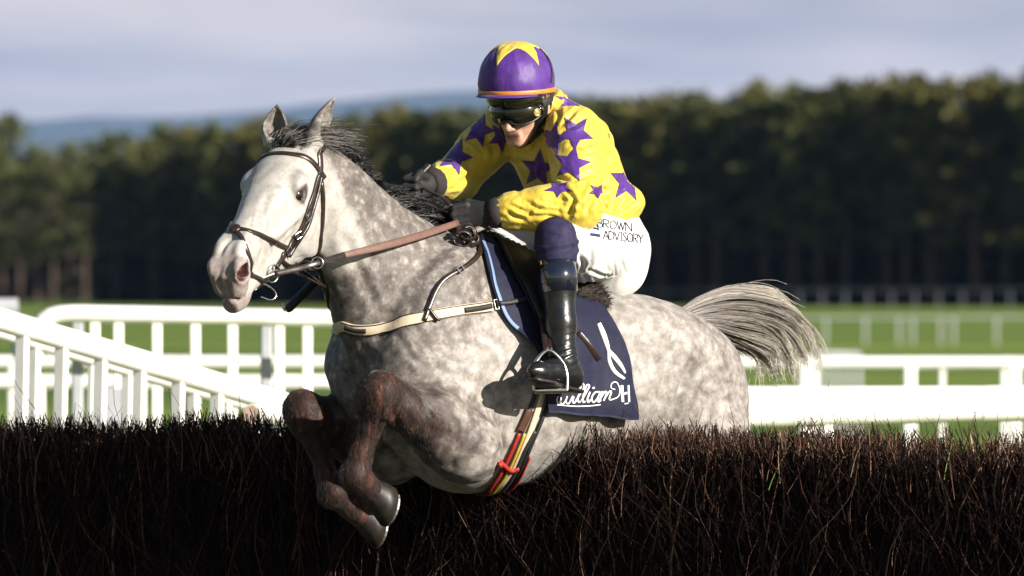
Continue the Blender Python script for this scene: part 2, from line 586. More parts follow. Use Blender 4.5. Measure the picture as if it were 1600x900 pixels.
def tree_meshes(seed, kind):
    """Unit-height tree: tapered trunk with limbs, crown of clumped leaves."""
    rng = np.random.default_rng(seed)
    b = MB()
    lean = rng.normal(0, 0.012, 2)
    tr = [(0, 0, -0.01), (lean[0] * .5, lean[1] * .5, 0.35), (lean[0], lean[1], 0.7), (lean[0] * 1.4, lean[1] * 1.4, 0.96)]
    b.tube(spline(tr, 8), np.linspace(0.017, 0.003, 8), 7)
    pts = []
    if kind == 'pine':
        n_l = 26
        for i in range(n_l):
            z = 0.30 + 0.68 * (i / n_l) ** 0.85
            wid = 0.16 * (1 - ((z - 0.30) / 0.72) ** 1.6) ** 0.8 + 0.015
            a = i * 2.4 + rng.uniform(-.5, .5)
            ln = wid * rng.uniform(0.7, 1.15)
            root = np.array([lean[0] * z, lean[1] * z, z])
            end = root + np.array([math.cos(a) * ln, math.sin(a) * ln, rng.uniform(-0.02, 0.035)])
            b.tube([root, end], [0.0035, 0.0012], 4, cap=False)
            dens = 55 if z > 0.6 else 22
            q = rng.uniform(0.25, 1.05, dens)[:, None]
            c = root + (end - root) * q + rng.normal(0, 1, (dens, 3)) * [0.020, 0.020, 0.018]
            pts.append(c)
    else:
        for i in range(22):
            z = rng.uniform(0.32, 0.86)
            a = i * 2.4
            ln = rng.uniform(0.10, 0.25) * math.sin(math.pi * min(1, (z - 0.2) / 0.72)) ** 0.6
            root = np.array([0, 0, z * 0.8])
            end = np.array([math.cos(a) * ln, math.sin(a) * ln, z + rng.uniform(0, 0.06)])
            b.tube([root, end], [0.006, 0.0015], 4, cap=False)
            pts.append(end + rng.normal(0, 1, (70, 3)) * [0.045, 0.045, 0.038])
    P = np.vstack(pts)
    V, F = leaf_cloud(P, 0.016, rng)
    return (b.v, b.f), (V, F)
TREES = {}
for kind, seeds in (('pine', (1, 2, 3, 4, 5)), ('round', (11, 12, 13))):
    for sd in seeds:
        (tv, tf), (cv, cf) = tree_meshes(sd, kind)
        mt = mesh_data('trunk', tv, tf, bark_m)
        mc = [mesh_data('crown', cv, cf, lm, smooth=False) for lm in (leaf_green, leaf_olive)]
        TREES.setdefault(kind, []).append((mt, mc))
def plant(kind, i, x, y, h, label, group=None, wide=1.0, olive=0):
    mt, mc = TREES[kind][i % len(TREES[kind])]
    o = empty('pine_tree' if kind == 'pine' else 'broadleaf_tree', (x, y, 0), random.uniform(0, 6.28))
    o.scale = (h * wide, h * wide, h)
    tag(o, label, 'tree', group)
    link(bpy.data.objects.new('trunk', mt), o)
    link(bpy.data.objects.new('crown', mc[olive]), o)
    return o
def edge_y(x):
    return 571.0 - 0.88 * x
trng = np.random.default_rng(21)
for row in range(3):
    x = -30.0 + row * 1.2
    while x < 47:
        hgt = np.interp(x, [-30, -20, 0, 20, 35, 47], [13.5, 13.9, 14.9, 15.7, 16.5, 17.0]) + trng.normal(0, 0.42) + row * 0.15
        nm, gr = ('tall dark pine in the front row of the wood behind the far rail', 'pines along the front of the wood') if row == 0 else \
                 ('pine top showing between the front pines of the wood', 'pines standing deeper in the wood')
        plant('pine', int(trng.integers(0, 5)), x + trng.normal(0, 0.5), edge_y(x) + row * 5 + trng.normal(0, 1.0), hgt, nm, gr, trng.uniform(1.0, 1.35), int(trng.uniform() < 0.25))
        x += trng.uniform(1.9, 2.7)
plant('pine', 2, 36.6, 536, 16.9, 'tallest pointed pine of the wood, near the right end', None, 0.7)
plant('pine', 3, 39.5, 533, 16.6, 'second pointed pine beside the tallest one at the right end', None, 0.7)
for px, py, Y, kd, wd, ol, lb in ((232, 188, 650, 'round', 1.15, 1, 'round yellowish tree rising highest left of the horse\'s head'),
                              (178, 212, 660, 'round', 1.0, 1, 'low rounded tree at the left end of the wood'),
                              (285, 214, 668, 'round', 1.0, 0, 'small dark tree just right of the round yellowish tree'),
                              (330, 204, 640, 'pine', 1.2, 0, 'narrow pine left of the horse\'s nose'),
                              (385, 200, 636, 'round', 1.0, 0, 'rounded tree behind the horse\'s forehead'),
                              (132, 232, 690, 'round', 1.1, 0, 'dark bushy tree in the dip left of the wood'),
                              (90, 205, 900, 'round', 1.2, 1, 'tan coloured tree farther off at the left'),
                              (48, 218, 905, 'round', 1.1, 0, 'hazy dark tree beside the tan coloured tree'),
                              (108, 222, 640, 'pine', 1.3, 0, 'pine at the low left end of the wood'),
                              (82, 236, 645, 'round', 1.2, 0, 'squat dark tree left of the wood\'s last pine'),
                              (58, 228, 665, 'pine', 1.3, 0, 'pine standing left of the squat dark tree'),
                              (30, 240, 670, 'round', 1.2, 0, 'low dark bushy tree near the left edge'),
                              (4, 232, 680, 'pine', 1.3, 0, 'dark pine cut by the left edge of the picture'),
                              (-25, 238, 680, 'round', 1.2, 0, 'dark tree just past the left edge'),
                              (152, 214, 632, 'pine', 1.25, 0, 'pine between the low rounded tree and the last pine'),
                              (6, 172, 980, 'pine', 1.4, 0, 'hazy tall tree at the left edge of the picture'),
                              (-45, 185, 960, 'round', 1.2, 0, 'hazy round tree past the left edge'),
                              (-110, 200, 940, 'round', 1.2, 1, 'hazy tan tree well past the left edge')):
    q = at(px, py, Y)
    plant(kd, int(trng.integers(0, 5)), q[0], q[1], q[2], lb, None, wd, ol)
# the mass of the wood behind and under the trees
def thicket(name, label, spots, mat, size, seed):
    rng = np.random.default_rng(seed)
    V, F = leaf_cloud(np.array(spots), size, rng)
    return tag(mesh(name, V, F, mat, None, False), label, kind='stuff')
n = 62000
x = trng.uniform(-33, 62, n)
dpt = trng.uniform(0, 30, n)
lim = np.where(x < -8, 11.2, 12.6) + 0.06 * np.clip(x, 0, 40)
z = trng.uniform(0, 1, n) * lim
far_ = trng.uniform(0, 1, n) < 0.35
dpt = np.where(far_, 24 + dpt * 0.4, dpt)
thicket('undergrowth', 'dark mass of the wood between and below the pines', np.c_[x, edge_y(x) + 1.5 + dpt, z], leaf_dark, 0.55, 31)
n = 14000
x = trng.uniform(-66, -30, n)
z = trng.uniform(0, 1, n) * np.interp(x, [-66, -45, -30], [13, 11, 10])
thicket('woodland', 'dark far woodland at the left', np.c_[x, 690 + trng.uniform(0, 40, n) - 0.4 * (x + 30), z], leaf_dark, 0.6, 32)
n = 5000
x = trng.uniform(-95, -40, n)
thicket('woodland', 'hazy woodland behind the left trees', np.c_[x, 1010 + trng.uniform(0, 40, n), trng.uniform(0, 1, n) * 17.5], leaf_dark, 0.9, 33)
n = 16000
x = trng.uniform(62, 190, n)
thicket('woodland', 'wood continuing past the right edge', np.c_[x, edge_y(x) + trng.uniform(0, 16, n), trng.uniform(0, 1, n) * 16], leaf_green, 0.75, 34)

# ------------------------------------------------------------------ white rails
pvc, nt, p = material('white_plastic_rail', (0.80, 0.79, 0.76), 0.35, Specular_IOR_Level=0.4)
nt.links.new(ramp(nt, noise(nt, 3.5, 4), [(0.28, (0.60, 0.58, 0.52)), (0.5, (0.78, 0.77, 0.74)), (0.7, (0.82, 0.81, 0.79))]), p.inputs['Base Color'])
pvc_shade = plain('shade_tinted_rail', (0.12, 0.13, 0.15), 0.6, 0.15, 2, 0)  # white rail darkened in its colour to stand for the wood's shade
pvc_grey = plain('grey_plastic', (0.36, 0.37, 0.40), 0.5, 0.15, 4, 0)  # plain grey plastic for the duller posts, boards and rails
def root_for(name, label, cat, pos):
    o = empty(name, (float(pos[0]), float(pos[1]), 0.0))
    return tag(o, label, cat), np.array([float(pos[0]), float(pos[1]), 0.0])
SLAT = {}
def slat_mesh(w, d, h, mat):
    key = (round(w, 3), round(d, 3), round(h, 2), mat.name)
    if key not in SLAT:
        e = min(w, d) * 0.18
        prof = [(-w / 2 + e, -d / 2), (w / 2 - e, -d / 2), (w / 2, -d / 2 + e), (w / 2, d / 2 - e), (w / 2 - e, d / 2), (-w / 2 + e, d / 2), (-w / 2, d / 2 - e), (-w / 2, -d / 2 + e)]
        V = [(x, y, z) for z in (0, h) for x, y in prof]
        F = [(k, (k + 1) % 8, 8 + (k + 1) % 8, 8 + k) for k in range(8)] + [tuple(range(8))[::-1], tuple(range(8, 16))]
        SLAT[key] = mesh_data('slat', V, F, mat, smooth=False)
    return SLAT[key]
def put_slat(name, base, top, w, d, parent, org, mat=pvc, rz=0.0):
    base, top = np.array(base, float), np.array(top, float)
    h = np.linalg.norm(top - base)
    o = bpy.data.objects.new(name, slat_mesh(w, d, round(h, 2), mat))
    link(o, parent)
    o.location = base - org
    o.rotation_euler = Vector(top - base).to_track_quat('Z', 'Y').to_euler()
    if abs(top[0] - base[0]) < 1e-4 and abs(top[1] - base[1]) < 1e-4:
        o.rotation_euler = (0, 0, rz)
    return o
def pipe(name, pts, r, parent, org, mat=pvc, n=12, smooth_n=None):
    P = np.array(pts, float)
    if smooth_n:
        P = spline(P, smooth_n)
    return mesh(name, *tube_geo(P - org, r, n), mat, parent)

# near wing at the left, its top rail falling to the right
def rail_line(pa, pb, Ya, Yb):
    return at(*pa, Ya), at(*pb, Yb)
a, b = rail_line((-160, 452), (455, 634), 29.6, 30.3)
w1, org = root_for('fence_wing', 'near white slatted wing with its top rail sloping down to the right', 'wing', a)
pipe('top_rail', [a, b], 0.046, w1, org)
for k in range(-2, 7):
    px = 32 + 61 * k
    f = (px + 160) / 615.0
    q = a + (b - a) * f
    put_slat('slat', (q[0] - 0.03, q[1] - 0.05, 0.0), (q[0], q[1], q[2] - 0.02), 0.052, 0.030, w1, org)
a, b = rail_line((-160, 470), (440, 645), 31.2, 31.8)
w2, org = root_for('fence_wing', 'second slatted wing hidden close behind the sloping rail', 'wing', a)
pipe('top_rail', [a, b], 0.036, w2, org)
for px in (-40, 52, 141, 197, 300, 352):
    f = (px + 160) / 600.0
    q = a + (b - a) * f
    put_slat('slat', (q[0] - 0.03, q[1] - 0.05, 0.0), (q[0], q[1], q[2] - 0.02), 0.046 if px != 141 else 0.03, 0.030, w2, org)
# open pipe end beside the horse's knee
pp, org = root_for('rail_pipe', 'short white pipe with its open end facing the camera above the fence', 'pipe', at(393, 648, 28.6))
A_, B_ = at(393, 648, 28.6), at(520, 652, 29.7)
ax = (B_ - A_) / np.linalg.norm(B_ - A_)
pipe('tube', [A_, B_], 0.040, pp, org)
cap_m = plain('cream_pipe_end', (0.46, 0.34, 0.27), 0.7, 0.1, 10, 0)
mesh('end_cap', *tube_geo(np.array([A_ - ax * 0.006, A_ - ax * 0.001]) - org, 0.036, 16), cap_m, pp)
# taller wing behind, rail curving down at its left end
Y = 36.0
w3, org = root_for('fence_wing', 'level white slatted wing with a rounded left end', 'wing', at(60, 500, Y))
path = [at(52, 560, Y), at(54, 530, Y), at(62, 508, Y), at(80, 494, Y), at(110, 490, Y), at(160, 490.5, Y), at(300, 493, Y), at(540, 498, Y), at(760, 502, Y)]
pipe('top_rail', path, 0.042, w3, org, smooth_n=60)
for px in (148, 185, 245, 305, 363, 436, 480, 541, 600, 660):
    q = at(px, 496, Y)
    put_slat('slat', (q[0], q[1], 0.0), (q[0], q[1], q[2]), 0.048, 0.03, w3, org)
for px in (121, 416):
    q = at(px, 496, Y + 0.4)
    put_slat('post', (q[0], q[1], 0.0), (q[0], q[1], q[2] - 0.02), 0.055, 0.05, w3, org, pvc_grey)  # grey puts the side shading into the colour of these posts
mb, org = root_for('marker_board', 'small grey board standing among the left rails', 'board', at(179, 640, 33))
put_slat('panel', at(179, 700, 33) * [1, 1, 0], at(179, 608, 33) * [1, 1, 0] + [0, 0, 1.8 - (608 - 440) / FPX * 33], 0.070, 0.02, mb, org, pvc_grey)
put_slat('frame', at(194, 700, 33) * [1, 1, 0], at(194, 608, 33) * [1, 1, 0] + [0, 0, 1.8 - (608 - 440) / FPX * 33], 0.016, 0.03, mb, org)

def running_rail(label, pa, pb, Ya, Yb, r, posts, pw, mat=pvc, base=0.0, bend=False):
    a, b = at(*pa, Ya), at(*pb, Yb)
    o, org = root_for('running_rail', label, 'rail', a)
    pts = [a, b]
    if bend:
        d = (b - a) / np.linalg.norm(b - a)
        pts = [a, b - d * 0.5, b - d * 0.12 - [0, 0, 0.05], b - [0, 0, 0.35], b - [0, 0, 0.8]]
    pipe('rail', pts, r, o, org, mat, smooth_n=40 if bend else None)
    for f in (0.23, 0.61, 0.87):
        q = a + (b - a) * f; d = (b - a) / np.linalg.norm(b - a)
        pipe('joint_sleeve', [q - d * 0.09, q + d * 0.09], r * 1.04, o, org, mat)
    for px in posts:
        f = (px - pa[0]) / (pb[0] - pa[0])
        q = a + (b - a) * f
        put_slat('post', (q[0], q[1], base), (q[0], q[1], q[2]), pw, pw, o, org, mat)
    return o
running_rail('low white running rail crossing the whole width behind the wings', (-260, 565), (1860, 567), 55, 55, 0.046, (-140, 22, 585, 748, 910, 1075, 1258, 1421, 1584, 1747), 0.095)
running_rail('second far row of rail posts close behind the running rail', (1180, 570), (1860, 570), 62, 62, 0.040, (1275, 1472, 1568, 1665), 0.045)
running_rail('bright white rail between the left wing and the running rail', (-200, 596), (640, 597), 45, 45, 0.045, (-90, 60, 218, 410, 575), 0.075)
running_rail('thick white upper rail behind the horse\'s tail', (1040, 619), (1900, 618), 35.6, 36, 0.046, (1130, 1700), 0.07)
running_rail('thick white lower rail nearest the brush fence at the right', (1040, 650), (1900, 627), 30.8, 31.2, 0.058, (1291, 1780), 0.045)
running_rail('grey rounded rail end at the far left', (-200, 480), (36, 480), 48, 48, 0.055, (-120,), 0.07, pvc_grey, bend=True)
# short hurdle panel seen small beside the tail
hp_, org = root_for('hurdle_panel', 'small pale slatted panel just right of the horse\'s tail', 'panel', at(1310, 560, 78))
pipe('rail', [at(1262, 552, 78), at(1345, 554, 78)], 0.035, hp_, org, pvc_grey)
for px in range(1266, 1346, 13):
    q = at(px, 550, 78)
    put_slat('slat', (q[0], q[1], 0), (q[0], q[1], q[2] - 0.02), 0.035, 0.03, hp_, org, pvc_grey)
running_rail('faint low rail out on the far turf', (1200, 497), (1720, 495), 221, 221, 0.022, (1222, 1290, 1352, 1405, 1426, 1470, 1490, 1557, 1630), 0.06, pvc_grey)
running_rail('far dim rail along the foot of the wood', (960, 455), (1720, 452), 560, 520, 0.07, list(range(975, 1720, 36)), 0.11, pvc_shade)

# ------------------------------------------------------------------ brush fence
FD = np.array([0.8, -0.6, 0.0]); FN = np.array([-0.6, -0.8, 0.0])     # along the fence, towards the landing side
FC = np.array([0.35, 24.04, 0.0])
F_TOP = 1.312
fence = empty('brush_fence', tuple(FC))
tag(fence, 'brown birch brush steeplechase fence in front of the rails', 'fence')
twig_m, nt, p = material('birch_twig', (0.06, 0.03, 0.02), 0.75, Specular_IOR_Level=0.12)
at_ = node(nt, 'ShaderNodeVertexColor', layer_name='tone')
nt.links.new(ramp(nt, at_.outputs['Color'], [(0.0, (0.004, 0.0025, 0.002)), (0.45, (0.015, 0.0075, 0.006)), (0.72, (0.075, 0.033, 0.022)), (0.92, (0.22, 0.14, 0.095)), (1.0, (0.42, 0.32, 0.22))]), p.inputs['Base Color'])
brng = np.random.default_rng(77)
def twig_set(n, s0, s1, d_fun, top_fun, len_fun, lean, rad, tone, M=6, curl=0.02):
    s = brng.uniform(s0, s1, n)
    d = d_fun(n)
    z1 = top_fun(n, s)
    cl_ = np.floor(s * 34) + 7 * np.floor(d * 12)
    crg = np.random.default_rng(5).normal(0, 1, (4096, 3))[(cl_.astype(int) * 131) % 4096]
    ln = len_fun(n)
    dirv = np.c_[brng.normal(lean[0], lean[1], n) + 0.13 * crg[:, 0], brng.normal(lean[2], lean[3], n) + 0.05 * crg[:, 1], np.ones(n)]
    z1 = z1 + np.where(z1 > F_TOP - 0.2, 0.024 * crg[:, 2], 0)
    dirv /= np.linalg.norm(dirv, axis=1, keepdims=True)
    t = np.linspace(0, 1, M)
    wob = curl * np.sin(t[None, :, None] * brng.uniform(2, 6, (n, 1, 2)) + brng.uniform(0, 6, (n, 1, 2))) * ln[:, None, None] * 2
    loc = np.zeros((n, M, 3))
    loc[..., 0] = s[:, None] - (1 - t)[None] * ln[:, None] * dirv[:, :1] + wob[..., 0]
    loc[..., 1] = d[:, None] - (1 - t)[None] * ln[:, None] * dirv[:, 1:2] + wob[..., 1]
    loc[..., 2] = z1[:, None] - (1 - t)[None] * ln[:, None] * dirv[:, 2:]
    W = loc[..., :1] * FD + loc[..., 1:2] * FN + loc[..., 2:] * np.array([0, 0, 1.0])
    r0 = brng.uniform(*rad, n)
    Rr = r0[:, None] * np.linspace(1.0, 0.55, M)[None]
    tn = np.repeat(tone(n)[:, None], M, 1)
    return W, Rr, tn
wavy = lambda s: 0.014 * np.sin(s * 3.1) + 0.010 * np.sin(s * 7.7 + 1) + 0.007 * np.sin(s * 17.3 + 2) - 0.035 * np.exp(-((s + 0.55) / 0.28) ** 2)
sets = []
# packed upright birch, cut off level at the top
sets.append(twig_set(12500, -3.4, 3.2, lambda n: 0.26 - 0.50 * brng.uniform(0, 1, n) ** 1.3, lambda n, s: F_TOP + wavy(s) - brng.exponential(0.035, n) + 0.018,
                     lambda n: brng.uniform(0.22, 0.62, n), (-0.08, 0.30, 0.0, 0.12), (0.0011, 0.0034), lambda n: np.clip(brng.beta(1.7, 2.5, n), 0, 0.85), 6, 0.035))
# stouter cut stems
sets.append(twig_set(1300, -3.4, 3.2, lambda n: brng.uniform(-0.24, 0.27, n), lambda n, s: F_TOP + wavy(s) - brng.exponential(0.03, n) + 0.012,
                     lambda n: brng.uniform(0.2, 0.5, n), (-0.05, 0.14, 0.0, 0.08), (0.0035, 0.0062), lambda n: np.clip(brng.beta(2.2, 2.0, n), 0, 0.97)))
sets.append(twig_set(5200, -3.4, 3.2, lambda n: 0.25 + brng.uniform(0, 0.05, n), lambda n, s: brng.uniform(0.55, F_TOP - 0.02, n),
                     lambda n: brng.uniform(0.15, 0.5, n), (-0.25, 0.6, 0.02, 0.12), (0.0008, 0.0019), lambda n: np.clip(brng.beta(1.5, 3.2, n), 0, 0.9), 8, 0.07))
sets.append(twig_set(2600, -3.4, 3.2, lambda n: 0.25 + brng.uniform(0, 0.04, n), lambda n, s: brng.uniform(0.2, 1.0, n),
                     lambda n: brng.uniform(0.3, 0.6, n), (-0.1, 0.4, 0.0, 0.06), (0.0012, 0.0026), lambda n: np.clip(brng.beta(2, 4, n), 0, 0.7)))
# short fine spray at the cut top, toned lighter to paint sunlit tips
sets.append(twig_set(11000, -3.4, 3.2, lambda n: brng.uniform(-0.25, 0.285, n), lambda n, s: F_TOP + wavy(s) + 0.022 - brng.exponential(0.045, n),
                     lambda n: brng.uniform(0.05, 0.17, n), (-0.08, 0.34, 0.02, 0.20), (0.0008, 0.0019), lambda n: np.clip(brng.beta(2.8, 2.0, n), 0, 0.9), 5))
# whippy ends standing above the cut
sets.append(twig_set(1100, -3.4, 3.2, lambda n: brng.uniform(-0.2, 0.26, n), lambda n, s: F_TOP + brng.exponential(0.030, n),
                     lambda n: brng.uniform(0.12, 0.3, n), (-0.1, 0.35, 0.0, 0.2), (0.0009, 0.0018), lambda n: np.clip(brng.beta(2, 2, n), 0, 0.9)))
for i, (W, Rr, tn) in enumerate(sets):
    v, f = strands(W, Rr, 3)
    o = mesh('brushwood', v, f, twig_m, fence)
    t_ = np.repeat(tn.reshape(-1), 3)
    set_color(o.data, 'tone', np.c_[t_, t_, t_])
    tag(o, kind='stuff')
# packed heart of the fence
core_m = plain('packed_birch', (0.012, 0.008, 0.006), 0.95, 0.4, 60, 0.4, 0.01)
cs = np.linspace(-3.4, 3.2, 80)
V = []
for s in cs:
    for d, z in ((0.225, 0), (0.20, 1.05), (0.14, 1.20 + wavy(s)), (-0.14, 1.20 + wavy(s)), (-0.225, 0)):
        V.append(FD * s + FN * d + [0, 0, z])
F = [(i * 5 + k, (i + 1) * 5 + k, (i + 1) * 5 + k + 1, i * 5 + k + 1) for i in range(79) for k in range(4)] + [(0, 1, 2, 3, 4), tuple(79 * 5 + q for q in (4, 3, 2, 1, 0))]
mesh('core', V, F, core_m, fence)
# stray twigs that stand out one by one
wild = []
for k in range(6):
    P = np.zeros((7, 3)); P[:, 2] = np.linspace(0, 1, 7)
    P[:, 0] = 0.06 * np.sin(np.linspace(0, 3, 7) + k) * np.linspace(0, 1, 7); P[:, 1] = 0.05 * np.cos(np.linspace(0, 4, 7) + 2 * k) * np.linspace(0, 1, 7)
    v, f = tube_geo(P, np.linspace(0.012, 0.005, 7), 5)
    me = mesh_data('twig', v, f, twig_m)
    set_color(me, 'tone', np.full((len(v), 3), 0.38 + 0.07 * k))
    wild.append(me)
for k in range(130):
    o = bpy.data.objects.new('twig', wild[k % 6])
    link(o, fence)
    s = brng.uniform(-1.9, 1.9)
    if k < 70:
        z, d = F_TOP - 0.04 + brng.uniform(-0.01, 0.01), brng.uniform(-0.1, 0.25)
        L_, tilt = brng.uniform(0.06, 0.15), brng.normal(0, 0.45)
    else:
        z, d = brng.uniform(0.95, F_TOP - 0.1), 0.285 + brng.uniform(0, 0.03)
        L_, tilt = brng.uniform(0.08, 0.28), brng.normal(-0.5, 0.5)
    pos = FD * s + FN * d + np.array([0, 0, z])
    o.location = pos
    o.rotation_euler = Vector(FD * math.sin(tilt) + FN * brng.normal(0.03, 0.06) + np.array([0, 0, math.cos(tilt)])).to_track_quat('Z', 'Y').to_euler()
    q = brng.uniform(0.06, 0.11)
    o.scale = (q, q, L_)
# a few green stems growing through the brush
weed_m = plain('green_stem', (0.07, 0.13, 0.02), 0.6, 0.3, 20, 0)
W, Rr, tn = twig_set(170, -3.0, 3.0, lambda n: brng.uniform(-0.2, 0.27, n), lambda n, s: F_TOP + brng.normal(0.0, 0.02, n), lambda n: brng.uniform(0.08, 0.2, n), (0, 0.3, 0, 0.2), (0.0012, 0.0026), lambda n: np.zeros(n))
v, f = strands(W, Rr, 3)
tag(mesh('weeds', v, f, weed_m, fence), kind='stuff')

# ------------------------------------------------------------------ haze
haze_m = bpy.data.materials.new('haze_air')
haze_m.use_nodes = True
nt = haze_m.node_tree
nt.nodes.clear()
ho = nt.nodes.new('ShaderNodeOutputMaterial')
hv = nt.nodes.new('ShaderNodeVolumePrincipled')
hv.inputs['Color'].default_value = (0.30, 0.52, 1.0, 1)
hv.inputs['Density'].default_value = 2.1e-5
nt.links.new(hv.outputs['Volume'], ho.inputs['Volume'])
lo, hi = (-9000, -200, -12), (9000, 23000, 640)
V = [(x, y, z) for z in (lo[2], hi[2]) for y in (lo[1], hi[1]) for x in (lo[0], hi[0])]
F = [(0, 2, 3, 1), (4, 5, 7, 6), (0, 1, 5, 4), (2, 6, 7, 3), (0, 4, 6, 2), (1, 3, 7, 5)]
tag(mesh('haze', V, F, haze_m, None, False), 'thin blue haze over the far hills', kind='stuff')
# ------------------------------------------------------------------ the horse
def unit(v):
    v = np.array(v, float)
    return v / np.linalg.norm(v)

VOX = 0.0059
HF = Field((-1.5, -0.42, 0.62), (1.36, 0.46, 2.50), VOX)

# trunk, pitched up over the fence
TP = R(14)
T_ORG = np.array([-0.1, 0, 1.55])
T1 = np.array([math.cos(TP), 0, math.sin(TP)]); T2 = np.array([-math.sin(TP), 0, math.cos(TP)]); T3 = np.array([0, 1.0, 0])
trunk = [  # t, top, bottom, half width, height of widest point
    (-0.74, 0.10, -0.06, 0.04, 0.02),
    (-0.68, 0.185, -0.13, 0.13, 0.03),
    (-0.58, 0.24, -0.17, 0.20, 0.04),
    (-0.45, 0.275, -0.19, 0.25, 0.04),
    (-0.30, 0.285, -0.245, 0.268, 0.01),
    (-0.15, 0.272, -0.32, 0.275, -0.03),
    (0.00, 0.262, -0.40, 0.288, -0.06),
    (0.15, 0.275, -0.46, 0.285, -0.08),
    (0.28, 0.305, -0.47, 0.258, -0.09),
    (0.38, 0.318, -0.43, 0.228, -0.09),
    (0.50, 0.285, -0.365, 0.210, -0.09),
    (0.57, 0.18, -0.31, 0.182, -0.09),
    (0.625, 0.07, -0.255, 0.142, -0.10),
    (0.675, -0.04, -0.18, 0.075, -0.11)]
HF.loft(T_ORG, T1, T2, T3, trunk, p=2.05, k=0.01)

# neck
N_ORG = np.array([0.36, 0.0, 1.66])
N1 = unit((0.52, 0.035, 0.56)); N3 = unit(np.cross(np.array([-0.73, 0, 0.68]), N1)); N2 = np.cross(N1, N3)
if N2[2] < 0:
    N2, N3 = -N2, -N3
neck = [
    (-0.16, 0.30, -0.33, 0.165, -0.03),
    (0.00, 0.315, -0.29, 0.160, -0.03),
    (0.12, 0.285, -0.245, 0.138, -0.03),
    (0.25, 0.225, -0.195, 0.112, -0.02),
    (0.38, 0.180, -0.160, 0.094, -0.01),
    (0.50, 0.150, -0.140, 0.086, 0.0),
    (0.62, 0.118, -0.125, 0.082, 0.0),
    (0.74, 0.075, -0.095, 0.066, 0.0)]
HF.loft(N_ORG, N1, N2, N3, neck, p=2.0, k=0.06)

# shoulder and chest muscles, both sides
for s in (1, -1):
    m = lambda x, y, z: (x, y * s, z)
    HF.ell(m(0.41, 0.150, 1.70), (0.24, 0.115, 0.070), (unit((0.45, 0.02 * s, -0.55)), unit((0.55, 0, 0.45)), unit((0, s, 0.05))), k=0.05)
    HF.ell(m(0.51, 0.122, 1.52), (0.10, 0.085, 0.115), k=0.06)
    HF.ell(m(0.345, 0.185, 1.47), (0.165, 0.075, 0.145), (unit((0.6, 0, -0.5)), unit((0, 1, 0)), unit((0.5, 0, 0.6))), k=0.045)
    HF.ell(m(0.53, 0.072, 1.47), (0.078, 0.068, 0.115), k=0.04)
    # croup, hip and thigh
    HF.ell(m(-0.48, 0.130, 1.60), (0.26, 0.135, 0.135), (unit((0.95, 0, 0.28)), unit((0, 1, 0)), unit((-0.28, 0, 0.95))), k=0.06)
    HF.ell(m(-0.64, 0.165, 1.42), (0.145, 0.105, 0.235), (unit((0.98, 0, -0.15)), unit((0, 1, 0)), unit((0.15, 0, 0.98))), k=0.06)
    HF.ell(m(-0.70, 0.135, 1.42), (0.115, 0.095, 0.215), k=0.05)
    HF.ell(m(-0.33, 0.205, 1.655), (0.060, 0.035, 0.045), k=0.06)
    # hind leg, trailing behind the fence
    HF.chain([(-0.63, 0.18 * s, 1.30, 0.125), (-0.82, 0.18 * s, 1.16, 0.085), (-0.95, 0.17 * s, 1.07, 0.058)], k=0.05)
    HF.chain([(-0.93, 0.17 * s, 1.09, 0.055), (-1.00, 0.165 * s, 1.06, 0.056), (-1.06, 0.165 * s, 0.97, 0.042), (-1.17, 0.16 * s, 0.80, 0.036),
              (-1.21, 0.16 * s, 0.745, 0.046), (-1.28, 0.155 * s, 0.70, 0.036), (-1.33, 0.155 * s, 0.66, 0.040)], k=0.03)
# under-neck windpipe line and crest
HF.cone((0.70, 0.02, 1.94), (0.60, 0.0, 1.70), 0.058, 0.075, k=0.05)

# head frame
HEAD_S, HEAD_U, HEAD_T = 1.02, 1.26, 0.965
H_ORG = np.array([0.884, 0.03, 2.232])
h_yaw, h_th, h_roll = R(26.5), R(38), R(-1.0)
G1 = np.array([math.cos(h_th) * math.cos(h_yaw), math.cos(h_th) * math.sin(h_yaw), -math.sin(h_th)])
G3 = np.array([-math.sin(h_yaw), math.cos(h_yaw), 0]); G2 = np.cross(G1, G3)
G3 = G3 * math.cos(h_roll) + G2 * math.sin(h_roll); G2 = np.cross(G1, G3)
HA = (G1, G2, G3)
def hd(t, u, v):
    """Head coordinates (down the face, out of the face, to the left) -> horse frame."""
    return H_ORG + HEAD_T * t * G1 + HEAD_U * u * G2 + HEAD_S * v * G3
def hr(*r):
    return (HEAD_T * r[0], HEAD_U * r[1], HEAD_S * r[2])
sc = lambda tb: [(HEAD_T * a, HEAD_U * b, HEAD_U * c, HEAD_S * d, HEAD_U * e) for a, b, c, d, e in tb]
skull = [
    (-0.05, -0.03, -0.13, 0.050, -0.07),
    (0.00, -0.006, -0.15, 0.073, -0.06),
    (0.06, 0.006, -0.16, 0.088, -0.06),
    (0.13, 0.012, -0.16, 0.095, -0.06),
    (0.20, 0.010, -0.15, 0.090, -0.06),
    (0.28, 0.004, -0.135, 0.077, -0.06),
    (0.36, 0.001, -0.118, 0.060, -0.055),
    (0.44, -0.001, -0.105, 0.052, -0.05),
    (0.52, -0.004, -0.098, 0.052, -0.05),
    (0.57, -0.012, -0.098, 0.048, -0.055),
    (0.605, -0.026, -0.100, 0.042, -0.060),
    (0.628, -0.045, -0.098, 0.028, -0.070)]
HF.loft(H_ORG, G1, G2, G3, sc(skull), p=2.25, k=0.035)
